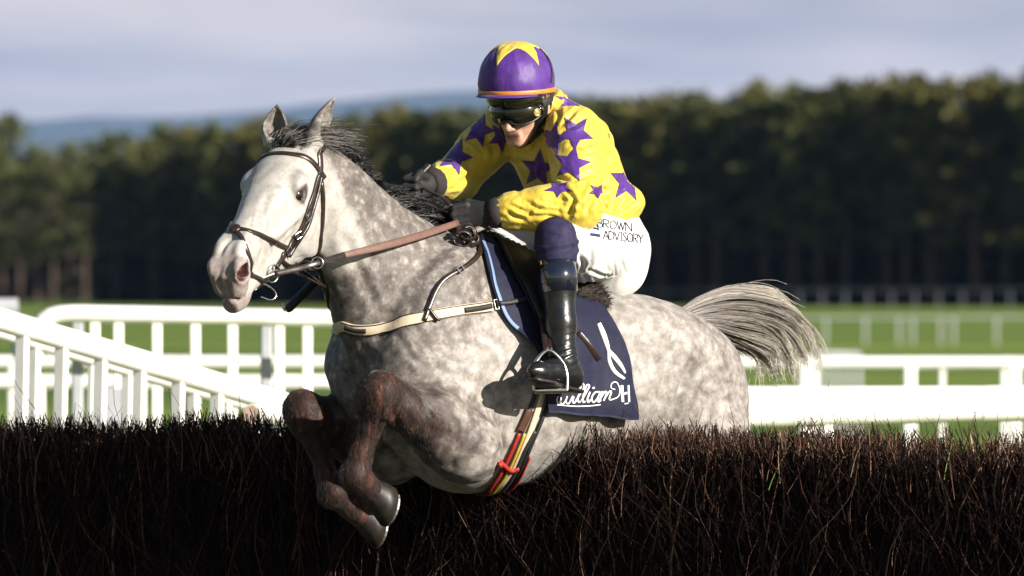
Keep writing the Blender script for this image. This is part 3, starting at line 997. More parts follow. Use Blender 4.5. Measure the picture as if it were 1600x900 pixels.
jaw = [
    (0.01, -0.10, -0.20, 0.055, -0.15),
    (0.06, -0.08, -0.255, 0.068, -0.16),
    (0.13, -0.07, -0.272, 0.070, -0.16),
    (0.20, -0.07, -0.255, 0.064, -0.15),
    (0.28, -0.07, -0.228, 0.050, -0.14),
    (0.38, -0.07, -0.198, 0.041, -0.13),
    (0.48, -0.08, -0.168, 0.038, -0.12),
    (0.55, -0.09, -0.150, 0.040, -0.125),
    (0.60, -0.10, -0.158, 0.036, -0.13),
    (0.638, -0.11, -0.150, 0.024, -0.13)]
HF.loft(H_ORG, G1, G2, G3, sc(jaw), p=2.2, k=0.03)
for s in (1, -1):
    # cheek disc, cheek bone, brow, temple hollow
    HF.ell(hd(0.14, -0.155, 0.052 * s), hr(0.105, 0.10, 0.030), HA, k=0.03)
    HF.cone(hd(0.22, -0.085, 0.085 * s), hd(0.37, -0.080, 0.054 * s), 0.019, 0.013, k=0.022)
    HF.ell(hd(0.170, -0.026, (0.088 if s > 0 else 0.080) * s), hr(0.044, 0.018, 0.022), HA, k=0.022)
    HF.ell(hd(0.125, -0.030, 0.114 * s), hr(0.022, 0.018, 0.014), HA, k=0.02, op='sub')
    HF.ell(hd(0.192, -0.049, (0.087 if s > 0 else 0.079) * s), hr(0.038, 0.022, 0.020), HA, k=0.02)
    # eye socket opening
    HF.ell(hd(0.196, -0.050, 0.106 * s), hr(0.029, 0.0165, 0.022), HA, k=0.005, op='sub')
    # hollow of the cheek in front of the eye
    HF.ell(hd(0.30, -0.040, 0.096 * s), hr(0.07, 0.016, 0.02), HA, k=0.03, op='sub')
    # flared nostril
    na = (unit(G1 * 0.75 - G2 * 0.35 + G3 * 0.25 * s), unit(G2 * 0.75 + G1 * 0.35), unit(G3 * s))
    HF.ell(hd(0.588, -0.050, (0.046 if s > 0 else 0.036) * s), hr(0.042, 0.036, 0.025), HA, k=0.02)
    HF.ell(hd(0.603, -0.050, 0.070 * s), hr(0.034, 0.0225, 0.030), HA, k=0.008, op='sub')
    HF.ell(hd(0.575, -0.052, 0.045 * s), hr(0.030, 0.018, 0.028), HA, k=0.010, op='sub')
    HF.ell(hd(0.515, -0.012, 0.034 * s), hr(0.05, 0.012, 0.014), HA, k=0.02)
    # lips
    HF.ell(hd(0.598, -0.092, 0.022 * s), hr(0.036, 0.026, 0.030), HA, k=0.02)
    HF.cone(hd(0.65, -0.112, 0.012 * s), hd(0.53, -0.112, 0.052 * s), 0.0045, 0.004, k=0.010, op='sub')
    # ears
    if s > 0:
        e_base, e_tip, e_open = hd(0.005, -0.020, 0.062), hd(-0.135, 0.052, 0.118), unit(G3 * 1.0 - G1 * 0.12)
    else:
        e_base, e_tip, e_open = hd(0.005, -0.020, -0.062), hd(-0.095, 0.054, -0.058), unit(G1 * 0.85 + G3 * 0.15)
    ax = unit(e_tip - e_base)
    e_open = unit(e_open - ax * (e_open @ ax)); side = np.cross(ax, e_open)
    L = np.linalg.norm(e_tip - e_base)
    ear = [(0.0, 0.030, -0.030, 0.028, 0.0), (0.25 * L, 0.034, -0.034, 0.038, 0.0), (0.5 * L, 0.027, -0.030, 0.041, 0.0),
           (0.75 * L, 0.018, -0.020, 0.026, 0.0), (0.93 * L, 0.007, -0.009, 0.011, 0.0), (L, 0.002, -0.003, 0.004, 0.0)]
    HF.loft(e_base, ax, e_open, side, ear, k=0.015)
    inner = [(0.20 * L, 0.030, 0.006, 0.012, 0.018), (0.35 * L, 0.055, -0.016, 0.026, 0.018), (0.55 * L, 0.055, -0.018, 0.031, 0.014),
             (0.78 * L, 0.040, -0.010, 0.017, 0.010), (0.92 * L, 0.02, 0.0, 0.006, 0.008)]
    HF.loft(e_base, ax, e_open, side, inner, k=0.006, op='sub')
# chin and the parting of the lips
HF.ell(hd(0.588, -0.138, 0), hr(0.040, 0.022, 0.030), HA, k=0.02)

# fore legs, folded over the fence
EL, KL = np.array([0.345, 0.205, 1.295]), hp(593, 613, 0.235)
FL, BL = hp(553, 742, 0.16), hp(586, 770, 0.15)
HF.chain([(*EL, 0.118), (*(EL * .6 + KL * .4 + [0, .012, 0.01]), 0.092), (*(EL * .25 + KL * .75), 0.062), (*KL, 0.056)], k=0.04)
HF.ell(EL * .8 + KL * .2 + [0, 0.025, -0.02], (0.14, 0.085, 0.10), (unit(KL - EL), unit((0, 1, 0)), unit(np.cross(KL - EL, (0, 1, 0)))), k=0.04)
def lower_leg(K, Fe, B, hoof_tip, toe):
    """Knee, cannon, fetlock and pastern."""
    d = unit(Fe - K)
    HF.ell(K + d * 0.012, (0.078, 0.058, 0.060), (d, unit(np.cross(d, (0, 1, 0.01))), unit(np.cross(d, np.cross(d, (0, 1, 0.01))))), k=0.03)
    back = unit(np.array([-1.0, 0, 0.1]) - d * (np.array([-1.0, 0, 0.1]) @ d))
    HF.ell(K + d * 0.03 + back * 0.045, (0.030, 0.024, 0.020), (d, back, np.cross(d, back)), k=0.02)
    HF.chain([(*(K + d * 0.06), 0.045), (*(K * .6 + Fe * .4), 0.028), (*(K * .25 + Fe * .75), 0.028), (*Fe, 0.040)], k=0.025)
    HF.chain([(*(K + d * 0.07 + back * 0.022), 0.022), (*(Fe - d * 0.05 + back * 0.022), 0.018), (*(Fe + back * 0.025), 0.026)], k=0.02)
    sd_ = unit(np.cross(d, back))
    for w in (1, -1):
        HF.ell(K + d * 0.020 + sd_ * 0.036 * w - back * 0.016, (0.034, 0.020, 0.020), (d, sd_, np.cross(d, sd_)), k=0.010)
        HF.cone(K + d * 0.075 + sd_ * 0.040 * w + back * 0.012, Fe - d * 0.05 + sd_ * 0.034 * w + back * 0.012, 0.012, 0.010, k=0.008, op='sub')
        HF.ell(Fe + sd_ * 0.030 * w, (0.026, 0.018, 0.024), (d, sd_, np.cross(d, sd_)), k=0.012)
    HF.cone(K + d * 0.085 - back * 0.075, K + d * 0.085 - back * 0.045, 0.02, 0.012, k=0.02, op='sub')
    HF.chain([(*Fe, 0.042), (*(Fe * .45 + B * .55), 0.033), (*B, 0.040)], k=0.025)
lower_leg(KL, FL, BL, None, None)
ER, KR = np.array([0.335, -0.19, 1.28]), hp(474, 642, -0.165)
FR, BR = hp(519, 772, -0.10), hp(568, 806, -0.10)
HF.chain([(*ER, 0.115), (*(ER * .6 + KR * .4), 0.090), (*(ER * .25 + KR * .75), 0.062), (*KR, 0.056)], k=0.04)
lower_leg(KR, FR, BR, None, None)

HV, HQ = HF.mesh()
HV = smooth_verts(HV, HQ, 3, 0.45)
HN = vnormals(HV, HQ)
H_BVH = BVHTree.FromPolygons([Vector(v) for v in HV], HQ.tolist())
# muscle edges, skin folds and veins on the seen side, then a little unevenness all over
relief = [([(712, 648), (722, 668), (721, 694), (706, 724), (684, 744)], 0.006, 0.013), ([(640, 470), (652, 520), (676, 566), (700, 612)], 0.006, 0.020),
          ([(1080, 566), (1070, 596), (1058, 628), (1047, 656)], 0.014, 0.016), ([(1000, 500), (1030, 530), (1062, 560)], 0.006, 0.022),
          ([(1090, 520), (1105, 560), (1110, 610), (1105, 660)], 0.005, 0.022), ([(540, 372), (556, 408), (572, 446), (590, 486)], 0.008, 0.016),
          ([(600, 380), (640, 410), (690, 424)], 0.004, 0.024), ([(560, 530), (580, 560), (600, 590)], 0.006, 0.014), ([(620, 520), (640, 552), (668, 580)], 0.004, 0.012),
          ([(640, 600), (664, 624), (684, 654)], -0.004, 0.006), ([(660, 560), (690, 580), (720, 590), (760, 600)], 0.003, 0.016),
          ([(820, 690), (860, 640), (880, 600)], 0.0035, 0.02), ([(900, 690), (925, 650), (940, 610)], 0.003, 0.02), ([(436, 322), (434, 346), (430, 372)], -0.0035, 0.004),
          ([(472, 336), (456, 360), (440, 380)], -0.004, 0.008), ([(400, 330), (396, 350), (392, 372)], -0.003, 0.004), ([(420, 300), (410, 330), (402, 356)], 0.003, 0.010), ([(415, 378), (408, 400), (404, 424)], -0.003, 0.004), ([(346, 420), (342, 440), (346, 456)], 0.004, 0.006), ([(478, 400), (460, 412), (446, 424)], 0.003, 0.006), ([(484, 330), (492, 356), (490, 384)], 0.003, 0.010),
          ([(344, 400), (352, 384), (364, 372)], 0.004, 0.007), ([(612, 640), (622, 660), (640, 690)], 0.005, 0.010), ([(596, 640), (590, 670), (578, 706)], 0.006, 0.007)]
HV = HV + HN * crease(HV, HN, H_BVH, relief)[:, None]
hz = 1 - sstep(0.6, 0.75, HV[:, 0])
HV = HV + HN * ((0.0035 * vnoise(HV, 11, 61) + 0.0016 * vnoise(HV, 24, 62)) * hz + 0.0010 * vnoise(HV, 30, 63))[:, None]
HN = vnormals(HV, HQ)
H_BVH = BVHTree.FromPolygons([Vector(v) for v in HV], HQ.tolist())

def seg_d(P, pts):
    """Distance of points to a polyline."""
    out = np.full(len(P), 9.0)
    for a, b in zip(pts[:-1], pts[1:]):
        a, b = np.array(a[:3], float), np.array(b[:3], float)
        t = np.clip((P - a) @ (b - a) / ((b - a) @ (b - a)), 0, 1)
        out = np.minimum(out, np.linalg.norm(P - a - t[:, None] * (b - a), axis=1))
    return out

# coat colours, partly darkened for shade, per vertex: r = brown points, g = dark grey, b = pink skin
def coat_masks(V):
    leg = np.minimum(seg_d(V, [KL, FL, BL, BL + (BL - FL)]), seg_d(V, [KR, FR, BR, BR + (BR - FR)]))
    brown = 1 - sstep(0.075, 0.10, leg)
    for E_, K_ in ((EL, KL), (ER, KR)):
        ax = unit(K_ - E_); L_ = np.linalg.norm(K_ - E_)
        t = (V - E_) @ ax / L_
        off = V - E_ - np.outer(t * L_, ax)
        dd = np.linalg.norm(off, axis=1)
        edge = 0.16 * vnoise(V, 9, 3) + 0.10 * vnoise(V, 22, 4) - 1.6 * off[:, 2]
        rad = np.interp(t, [0, 0.4, 0.75, 1.0, 1.15], [0.15, 0.118, 0.088, 0.080, 0.085])
        brown = np.maximum(brown, np.clip(sstep(0.10, 0.95, t + edge) * (0.9 + 0.5 * vnoise(V, 26, 67)), 0, 1) * (1 - sstep(rad, rad + 0.012, dd)) * (t < 1.3))
    fore = (1 - sstep(0.13, 0.17, np.minimum(seg_d(V, [EL, KL]), seg_d(V, [ER, KR]))))
    hind = np.minimum(seg_d(V, [(-0.95, .17, 1.07), (-1.3, .16, .66)]), seg_d(V, [(-0.95, -.17, 1.07), (-1.3, -.16, .66)]))
    brown = np.maximum(brown, 0.8 * (1 - sstep(0.07, 0.2, hind)))
    L = (V - H_ORG) @ np.array(HA).T / (HEAD_T, HEAD_U, HEAD_S)
    t, u, v = L[:, 0], L[:, 1], L[:, 2]
    face = sstep(-0.03, 0.035, t - 0.28 * np.maximum(0, -u - 0.05)) * sstep(-0.325, -0.27, u + 0.10 * t)      # pale face
    n = (V - N_ORG) @ N1
    dark = 0.46 * sstep(-0.20, 0.10, n)  # neck and chest: real dapple grey, deepened with painted shade
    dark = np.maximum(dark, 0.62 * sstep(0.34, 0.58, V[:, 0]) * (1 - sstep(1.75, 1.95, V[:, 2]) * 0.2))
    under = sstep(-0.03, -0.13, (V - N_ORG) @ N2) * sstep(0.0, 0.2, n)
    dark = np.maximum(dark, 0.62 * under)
    dark = dark * (1 - 0.95 * face) + 0.05 * face * (1 + vnoise(V, 14, 66)) + 0.10 * face * sstep(0.36, 0.58, t)
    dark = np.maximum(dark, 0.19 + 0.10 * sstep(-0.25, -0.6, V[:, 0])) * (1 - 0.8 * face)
    dark = np.maximum(dark, 0.75 * (1 - sstep(0.017, 0.030, np.sqrt(((t - .194) / 1.3) ** 2 + (u + .050) ** 2) + 0.2 * (np.abs(v) < .06))))
    dark = np.maximum(dark, 0.55 * fore * (0.8 + 0.5 * vnoise(V, 20, 68)))
    pink = face * sstep(0.535, 0.60, t + 0.02 * vnoise(V, 30, 5))
    ears = sstep(0.02, 0.05, u) * (t < 0.03) * (V[:, 2] > 2.1)
    dark = np.maximum(dark, 0.42 * ears * (v > 0))
    dark = np.maximum(dark, 0.9 * ears * sstep(0.046, 0.098, u) * (v > 0))
    return np.c_[brown, np.clip(dark, 0, 1), pink]

def nostril_dark(V):
    L = (V - H_ORG) @ np.array(HA).T / (HEAD_T, HEAD_U, HEAD_S)
    av = np.abs(L[:, 2])
    q1 = ((L[:, 0] - .603) / .034) ** 2 + ((L[:, 1] + .050) / .0225) ** 2 + ((av - .070) / .030) ** 2
    q2 = ((L[:, 0] - .575) / .030) ** 2 + ((L[:, 1] + .052) / .018) ** 2 + ((av - .045) / .028) ** 2
    return np.maximum((1 - sstep(0.98, 1.12, q1)) * sstep(0.062, 0.050, av), 1 - sstep(1.0, 1.2, q2))

coat, nt, p = material('grey_horse_coat', (0.6, 0.6, 0.6), 0.55, Specular_IOR_Level=0.3, Sheen_Weight=0.12, Sheen_Roughness=0.4)
at = node(nt, 'ShaderNodeVertexColor', layer_name='coat')
sep = node(nt, 'ShaderNodeSeparateColor'); nt.links.new(at.outputs['Color'], sep.inputs['Color'])
at2 = node(nt, 'ShaderNodeVertexColor', layer_name='skin')
sep2 = node(nt, 'ShaderNodeSeparateColor'); nt.links.new(at2.outputs['Color'], sep2.inputs['Color'])
def mth(nt, op, a, b=None, clamp=False):
    m = node(nt, 'ShaderNodeMath', operation=op, use_clamp=clamp)
    for i, v in enumerate((a, b)):
        if v is None:
            continue
        if isinstance(v, bpy.types.NodeSocket):
            nt.links.new(v, m.inputs[i])
        else:
            m.inputs[i].default_value = v
    return m.outputs[0]
dap = noise(nt, 25, 4, 0.62)
flk = noise(nt, 75, 4, 0.65)
hair = noise(nt, 210, 2, 0.6, (1.6, 1, 0.45))
mott = mth(nt, 'ADD', mth(nt, 'MULTIPLY', dap, 0.75), mth(nt, 'MULTIPLY', flk, 0.45))
vo = node(nt, 'ShaderNodeTexVoronoi', {'Scale': 32.0, 'Smoothness': 0.8, 'Randomness': 1.0}, feature='SMOOTH_F1')
nt.links.new(node(nt, 'ShaderNodeTexCoord').outputs['Object'], vo.inputs['Vector'])
mott = mth(nt, 'ADD', mott, mth(nt, 'MULTIPLY', mth(nt, 'SUBTRACT', vo.outputs['Distance'], 0.40), 0.30))
mott = mth(nt, 'SUBTRACT', mott, 0.60)                              # about -0.3 .. 0.3
amt = mth(nt, 'ADD', sep.outputs['Green'], mth(nt, 'MULTIPLY', mott, mth(nt, 'ADD', mth(nt, 'MULTIPLY', sep.outputs['Green'], 2.0), 0.75)), True)
col = ramp(nt, amt, [(0.0, (0.385, 0.366, 0.343)), (0.22, (0.265, 0.241, 0.222)), (0.5, (0.132, 0.114, 0.104)), (1.0, (0.036, 0.031, 0.030))])
col = mixc(nt, mth(nt, 'MULTIPLY', sep.outputs['Blue'], mth(nt, 'MULTIPLY', flk, 1.5), True), col, (0.22, 0.165, 0.155))
brn = ramp(nt, noise(nt, 30, 5, 0.75, (1.3, 1.3, 0.35)), [(0.34, (0.006, 0.0035, 0.003)), (0.54, (0.026, 0.0105, 0.0075)), (0.72, (0.16, 0.058, 0.036))])
col = mixc(nt, mth(nt, 'MULTIPLY', sep.outputs['Red'], 1.05, True), col, brn)
col = mixc(nt, 0.35, col, mixc(nt, 1.0, col, ramp(nt, hair, [(0.3, (0.55, 0.55, 0.55)), (0.7, (1.0, 1.0, 1.0))]), 'MULTIPLY'))
col = mixc(nt, sep2.outputs['Red'], col, (0.035, 0.006, 0.007))
nt.links.new(col, p.inputs['Base Color'])
nt.links.new(mth(nt, 'ADD', 0.56, mth(nt, 'MULTIPLY', sep.outputs['Red'], 0.10)), p.inputs['Roughness'])
bump(nt, p, mth(nt, 'ADD', hair, mth(nt, 'MULTIPLY', flk, 0.5)), 0.22, 0.003)

horse = empty('horse', HORSE_LOC, HORSE_RZ)
tag(horse, 'dapple grey racehorse with dark mane jumping the brush fence', 'horse')
body = mesh('body', HV, HQ, coat, horse)
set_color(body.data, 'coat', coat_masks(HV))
nd = nostril_dark(HV)
set_color(body.data, 'skin', np.c_[nd, nd * 0, nd * 0])

# eyes
eye_m, nt, p = material('horse_eye', (0.012, 0.006, 0.004), 0.06, Specular_IOR_Level=0.6, Coat_Weight=1.0, Coat_Roughness=0.02)
nt.links.new(ramp(nt, noise(nt, 60), [(0.35, (0.006, 0.003, 0.002)), (0.7, (0.03, 0.012, 0.006))]), p.inputs['Base Color'])
def sphere_geo(c, r, axes=None, nu=20, nv=12):
    A = np.eye(3) if axes is None else np.array(axes, float)
    r = np.broadcast_to(np.array(r, float), (3,))
    V = []
    for i in range(nv + 1):
        th = math.pi * i / nv
        for k in range(nu):
            ph = 2 * math.pi * k / nu
            q = np.array([math.sin(th) * math.cos(ph), math.sin(th) * math.sin(ph), math.cos(th)]) * r
            V.append(np.array(c) + q @ A)
    Fc = [(i * nu + k, (i + 1) * nu + k, (i + 1) * nu + (k + 1) % nu, i * nu + (k + 1) % nu) for i in range(nv) for k in range(nu)]
    return V, Fc
for s in (1, -1):
    v, f = sphere_geo(hd(0.196, -0.050, 0.0775 * s), (0.0270, 0.0250, 0.0230), HA)
    mesh('eye', v, f, eye_m, horse)

# hooves with racing plates
hoof_m = plain('hoof_horn', (0.014, 0.011, 0.009), 0.5, 0.5, 60)
plate_m = plain('aluminium_plate', (0.26, 0.25, 0.23), 0.45, 0.15, 40, Metallic=0.9)
def add_hoof(B, ax, front):
    ax = unit(ax); fr = unit(np.array(front, float) - ax * (np.array(front, float) @ ax)); sd = np.cross(ax, fr)
    V, Fc, n = [], [], 20
    rings = [(-0.012, 0.036, 0.0), (0.004, 0.042, 0.004), (0.035, 0.050, 0.010), (0.072, 0.058, 0.018), (0.072, 0.050, 0.018), (0.066, 0.02, 0.012)]
    for d, r, o in rings:
        for k in range(n):
            a = 2 * math.pi * k / n
            V.append(B + ax * (d - 0.012 * (1 - math.cos(a)) * (d > 0.02)) + fr * (r * 1.06 * math.cos(a) + o) + sd * r * math.sin(a))
    for i in range(len(rings) - 1):
        Fc += [(i * n + k, i * n + (k + 1) % n, (i + 1) * n + (k + 1) % n, (i + 1) * n + k) for k in range(n)]
    Fc.append(tuple(range((len(rings) - 1) * n, len(rings) * n)))
    h = mesh('hoof', V, Fc, hoof_m, horse)
    pv, pf, m = [], [], 18
    for k in range(m):
        a = -2.3 + 4.6 * k / (m - 1)
        for r, d in ((0.057, 0.072), (0.057, 0.079), (0.040, 0.079), (0.040, 0.072)):
            pv.append(B + ax * (d - 0.012 * (1 - math.cos(a))) + fr * (r * 1.06 * math.cos(a) + 0.018) + sd * r * math.sin(a))
    for k in range(m - 1):
        pf += [(k * 4 + j, k * 4 + (j + 1) % 4, k * 4 + 4 + (j + 1) % 4, k * 4 + 4 + j) for j in range(4)]
    mesh('horseshoe', pv, pf, plate_m, h, smooth=False)
add_hoof(BL, (BL - FL) * 0.8 + np.array([-0.04, 0.02, -0.01]), (-0.1, 0.0, -1.0))
add_hoof(BR, (BR - FR) * 0.8 + np.array([-0.04, 0.02, 0.0]), (-0.1, 0.0, -1.0))
for s in (1, -1):
    add_hoof(np.array([-1.33, 0.155 * s, 0.66]), (-0.75, 0, -0.5), (-0.5, 0, 0.8))

# ------------------------------------------------------------------ mane, forelock and tail
def hair_mat(name, stops, rough=0.35):
    m, nt, p = material(name, stops[0][1], rough, Specular_IOR_Level=0.35)
    at = node(nt, 'ShaderNodeVertexColor', layer_name='tone')
    nt.links.new(ramp(nt, at.outputs['Color'], stops), p.inputs['Base Color'])
    return m
def hair_object(name, curves, rad, tone, mat, parent):
    """tone (N, M): 0 root colour .. 1 tip colour."""
    V, F = strands(curves, rad)
    o = mesh(name, V, F, mat, parent)
    t = np.repeat(tone.reshape(-1), 3)
    set_color(o.data, 'tone', np.c_[t, t, t])
    return o
def crest_point(n):
    """Top line of the neck at distance n along the neck axis."""
    tb = np.array(neck)
    n = np.asarray(n, float)
    h = hermite(tb[:, 0], tb[:, 1], n)
    return N_ORG + np.outer(n, N1) + np.outer(h - 0.012, N2)
M = 9
tt = np.linspace(0, 1, M)
N = 4400
n0 = RNG.uniform(0.02, 0.70, N)
root = crest_point(n0) + np.c_[np.zeros(N), RNG.normal(0, 0.012, N), np.zeros(N)]
root = HF.snap(root, -0.002, 4)
length = RNG.uniform(0.07, 0.15, N) * (0.75 + 0.35 * np.sin(n0 * 9)) * np.where(n0 < 0.2, 1.0, 1.05)
clump = np.floor(n0 * 46)
crn = np.random.default_rng(3).normal(0, 1, (80, 3))[clump.astype(int)]
d0 = np.array([-0.86, -0.02, 0.44]) + 0.17 * crn * [1, 1, 0.6] + RNG.normal(0, 0.09, (N, 3))
d1 = np.array([-0.90, 0.02, -0.42]) + 0.22 * crn + RNG.normal(0, 0.11, (N, 3))
d0 /= np.linalg.norm(d0, axis=1, keepdims=True); d1 /= np.linalg.norm(d1, axis=1, keepdims=True)
cur = root[:, None, :] + length[:, None, None] * ((tt - 0.5 * tt ** 2)[None, :, None] * d0[:, None, :] * 0.9 + (0.75 * tt ** 2)[None, :, None] * d1[:, None, :])
cur += (tt ** 1.5)[None, :, None] * 0.006 * np.sin(9 * tt[None, :, None] + RNG.uniform(0, 6, (N, 1, 3)))
mane_m = hair_mat('mane_hair', [(0.0, (0.004, 0.0035, 0.0035)), (0.55, (0.011, 0.009, 0.009)), (1.0, (0.26, 0.235, 0.22))])
grey = np.clip(RNG.normal(0.25, 0.25, N) + 0.55 * (n0 < 0.16) + 0.25 * (crn[:, 0] > 0.9), 0, 1)
hair_object('mane', cur, np.linspace(0.0018, 0.0006, M)[None], np.clip(grey[:, None] * (0.3 + 0.7 * tt[None]) , 0, 1), mane_m, horse)
# forelock swept back between the ears
N = 1000
v0 = RNG.normal(0, 0.022, N)
root = np.array([hd(0.015 + 0.03 * q, 0.0, w) for q, w in zip(RNG.uniform(-1, 1, N), v0)])
root = HF.snap(root, -0.001, 4)
d0 = unit(G2 * 0.9 + G1 * 0.15) + RNG.normal(0, 0.10, (N, 3)); d1 = np.array([-0.85, 0.05, 0.12]) + RNG.normal(0, 0.12, (N, 3)) + v0[:, None] * G3 * 6
length = RNG.uniform(0.10, 0.20, N)
cur = root[:, None, :] + length[:, None, None] * ((tt * (1 - tt) * 0.75)[None, :, None] * d0[:, None, :] + (0.25 * tt + 0.75 * tt ** 2)[None, :, None] * d1[:, None, :])
grey = np.where(RNG.uniform(0, 1, N) < 0.45, RNG.uniform(0.7, 1, N), RNG.uniform(0, 0.4, N))
hair_object('forelock', cur, np.linspace(0.0009, 0.0005, M)[None], np.repeat(grey[:, None], M, 1), mane_m, horse)
# tail streaming out behind
tail_axis = spline([hp(1058, 500, 0.0), hp(1100, 491, 0.0), hp(1150, 494, 0.0), hp(1192, 508, 0.0), hp(1222, 540, 0.0), hp(1236, 592, 0.0)], 14)
M = 13
tt = np.linspace(0, 1, M)
ta = np.linspace(0, 1, 14)
N = 4400
ang = RNG.uniform(0, 2 * np.pi, N); rr = np.sqrt(RNG.uniform(0, 1, N))
ab = np.c_[rr * np.cos(ang), rr * np.sin(ang)]
NL = 110
la = RNG.uniform(0, 2 * np.pi, NL); lr = np.sqrt(RNG.uniform(0, 1, NL))
lk = np.c_[lr * np.cos(la), lr * np.sin(la)]
own = ((ab[:, None] - lk[None]) ** 2).sum(2).argmin(1)
Tn = np.gradient(tail_axis, axis=0); Tn /= np.linalg.norm(Tn, axis=1, keepdims=True)
Wd = np.array([0, 1.0, 0]); Up = np.cross(Tn, Wd)
Up *= np.sign(Up[:, 2:3] + 1e-6)
spread = np.interp(ta, [0, 0.12, 0.35, 0.65, 1.0], [0.028, 0.050, 0.092, 0.116, 0.118])
lstop = RNG.uniform(0.72, 1.0, NL)
stop = np.clip(lstop[own] * RNG.beta(9, 1.3, N), 0.3, 1)
pos = tt[None, :] * stop[:, None]
ax_i = np.stack([np.interp(pos, ta, tail_axis[:, q]) for q in range(3)], -1)
up_i = np.stack([np.interp(pos, ta, Up[:, q]) for q in range(3)], -1)
sp_i = np.interp(pos, ta, spread)
g = (0.82 * sstep(0.25, 0.9, pos))[..., None]
abp = ab[:, None, :] * (1 - g) + lk[own][:, None, :] * g
cur = ax_i + sp_i[..., None] * (abp[..., :1] * 0.72 * Wd + abp[..., 1:] * up_i)
lo_, lw = RNG.normal(0, 1, (NL, 3)), RNG.uniform(0, 6.28, (NL, 3))
lf = RNG.uniform(6, 12, (NL, 1))
cur += (pos ** 2)[..., None] * (0.026 * lo_[own][:, None, :] + RNG.normal(0, 0.008, (N, 1, 3)))
cur += (pos ** 1.3)[..., None] * 0.014 * np.sin(lf[own][:, None, :] * pos[..., None] + lw[own][:, None, :] + RNG.normal(0, 0.25, (N, 1, 3)))
stray = RNG.uniform(0, 1, N) < 0.03
cur[stray] += (pos[stray] ** 2)[..., None] * RNG.normal(0, 0.05, (stray.sum(), 1, 3))
tail_m = hair_mat('tail_hair', [(0.0, (0.085, 0.07, 0.062)), (0.35, (0.15, 0.13, 0.115)), (0.65, (0.33, 0.30, 0.265)), (1.0, (0.52, 0.485, 0.42))])
tone = np.clip(0.05 + 0.22 * lo_[own][:, :1] * 0.5 + 1.35 * pos ** 1.9 + 0.35 * (ab[:, 1:] > 0.72) + 0.25 * (ab[:, 1:] < -0.5) * pos + RNG.normal(0, 0.16, (N, 1)), 0, 1)
hair_object('tail', cur, (0.0013 * (1 - 0.6 * tt))[None], tone, tail_m, horse)

# short hair on the legs, lying downwards
cm = coat_masks(HV)
pick = np.where((cm[:, 0] > 0.62) & (HV[:, 2] > 0.95))[0]
pick = RNG.choice(pick, min(len(pick), 13000), replace=False)
hn = HN[pick]
flow = np.array([-0.25, 0.0, -1.0]) - hn * (hn @ np.array([-0.25, 0.0, -1.0]))[:, None]
flow /= np.linalg.norm(flow, axis=1, keepdims=True) + 1e-9
hl = RNG.uniform(0.007, 0.014, (len(pick), 1))
p0 = HV[pick] - hn * 0.001
p1 = p0 + flow * hl * 0.5 + hn * 0.0022 + RNG.normal(0, 0.0012, (len(pick), 3))
p2 = p0 + flow * hl + hn * RNG.uniform(0.001, 0.0045, (len(pick), 1)) + RNG.normal(0, 0.002, (len(pick), 3))
V, F = strands(np.stack([p0, p1, p2], 1), np.array([[0.0006, 0.0005, 0.0002]]))
lh = tag(mesh('leg_hair', V, F, coat, horse), kind='stuff')
ck = np.repeat(cm[pick], 9, axis=0)
ck[:, 0] *= np.repeat(RNG.uniform(0.75, 1.0, len(pick)), 9)
set_color(lh.data, 'coat', ck)
set_color(lh.data, 'skin', ck * 0)
# ------------------------------------------------------------------ tack
def pts3(P):
    return np.array([hit(*q, H_BVH) if len(q) == 2 else q for q in P], float)
def ribbon_geo(C, Nn, w, th, seg=1):
    """Flat strap with rounded edges along C with surface normals Nn."""
    T = np.gradient(C, axis=0); T /= np.linalg.norm(T, axis=1, keepdims=True) + 1e-9
    Nn = Nn - T * (Nn * T).sum(1, keepdims=True); Nn /= np.linalg.norm(Nn, axis=1, keepdims=True) + 1e-9
    B = np.cross(T, Nn)
    w = np.broadcast_to(np.asarray(w, float), (len(C),))
    prof = [(-0.5, 0.0), (-0.5, 0.7), (-0.42, 1.0), (0.42, 1.0), (0.5, 0.7), (0.5, 0.0)]
    V = np.array([C[i] + B[i] * a * w[i] + Nn[i] * b * th for i in range(len(C)) for a, b in prof])
    n = len(prof)
    F = [(i * n + k, i * n + (k + 1) % n, (i + 1) * n + (k + 1) % n, (i + 1) * n + k) for i in range(len(C) - 1) for k in range(n)]
    F += [tuple(range(n))[::-1], tuple(range((len(C) - 1) * n, len(C) * n))]
    return V, F
def strap(name, P, w, mat, parent, th=0.004, n=40, off=0.001, hug=True):
    C = spline(pts3(P), n)
    if hug:
        C = HF.snap(C, off)
    return mesh(name, *ribbon_geo(C, HF.grad(C), w, th), mat, parent)
def free_strap(name, P, w, mat, parent, normal, th=0.004, n=30):
    C = spline(np.array(P, float), n)
    Nn = np.broadcast_to(unit(normal), C.shape).copy()
    return mesh(name, *ribbon_geo(C, Nn, w, th), mat, parent)
def ring_geo(c, r, tube, nrm, n=26, m=8, squash=1.0):
    nrm = unit(nrm); u = unit(np.cross(nrm, (0.3, 0.2, 0.9))); w = np.cross(nrm, u)
    V = []
    for i in range(n):
        a = 2 * math.pi * i / n
        d = math.cos(a) * u + math.sin(a) * w * squash
        for k in range(m):
            b = 2 * math.pi * k / m
            V.append(np.array(c) + d * r + tube * (math.cos(b) * unit(d) + math.sin(b) * nrm))
    F = [(i * m + k, ((i + 1) % n) * m + k, ((i + 1) % n) * m + (k + 1) % m, i * m + (k + 1) % m) for i in range(n) for k in range(m)]
    return V, F
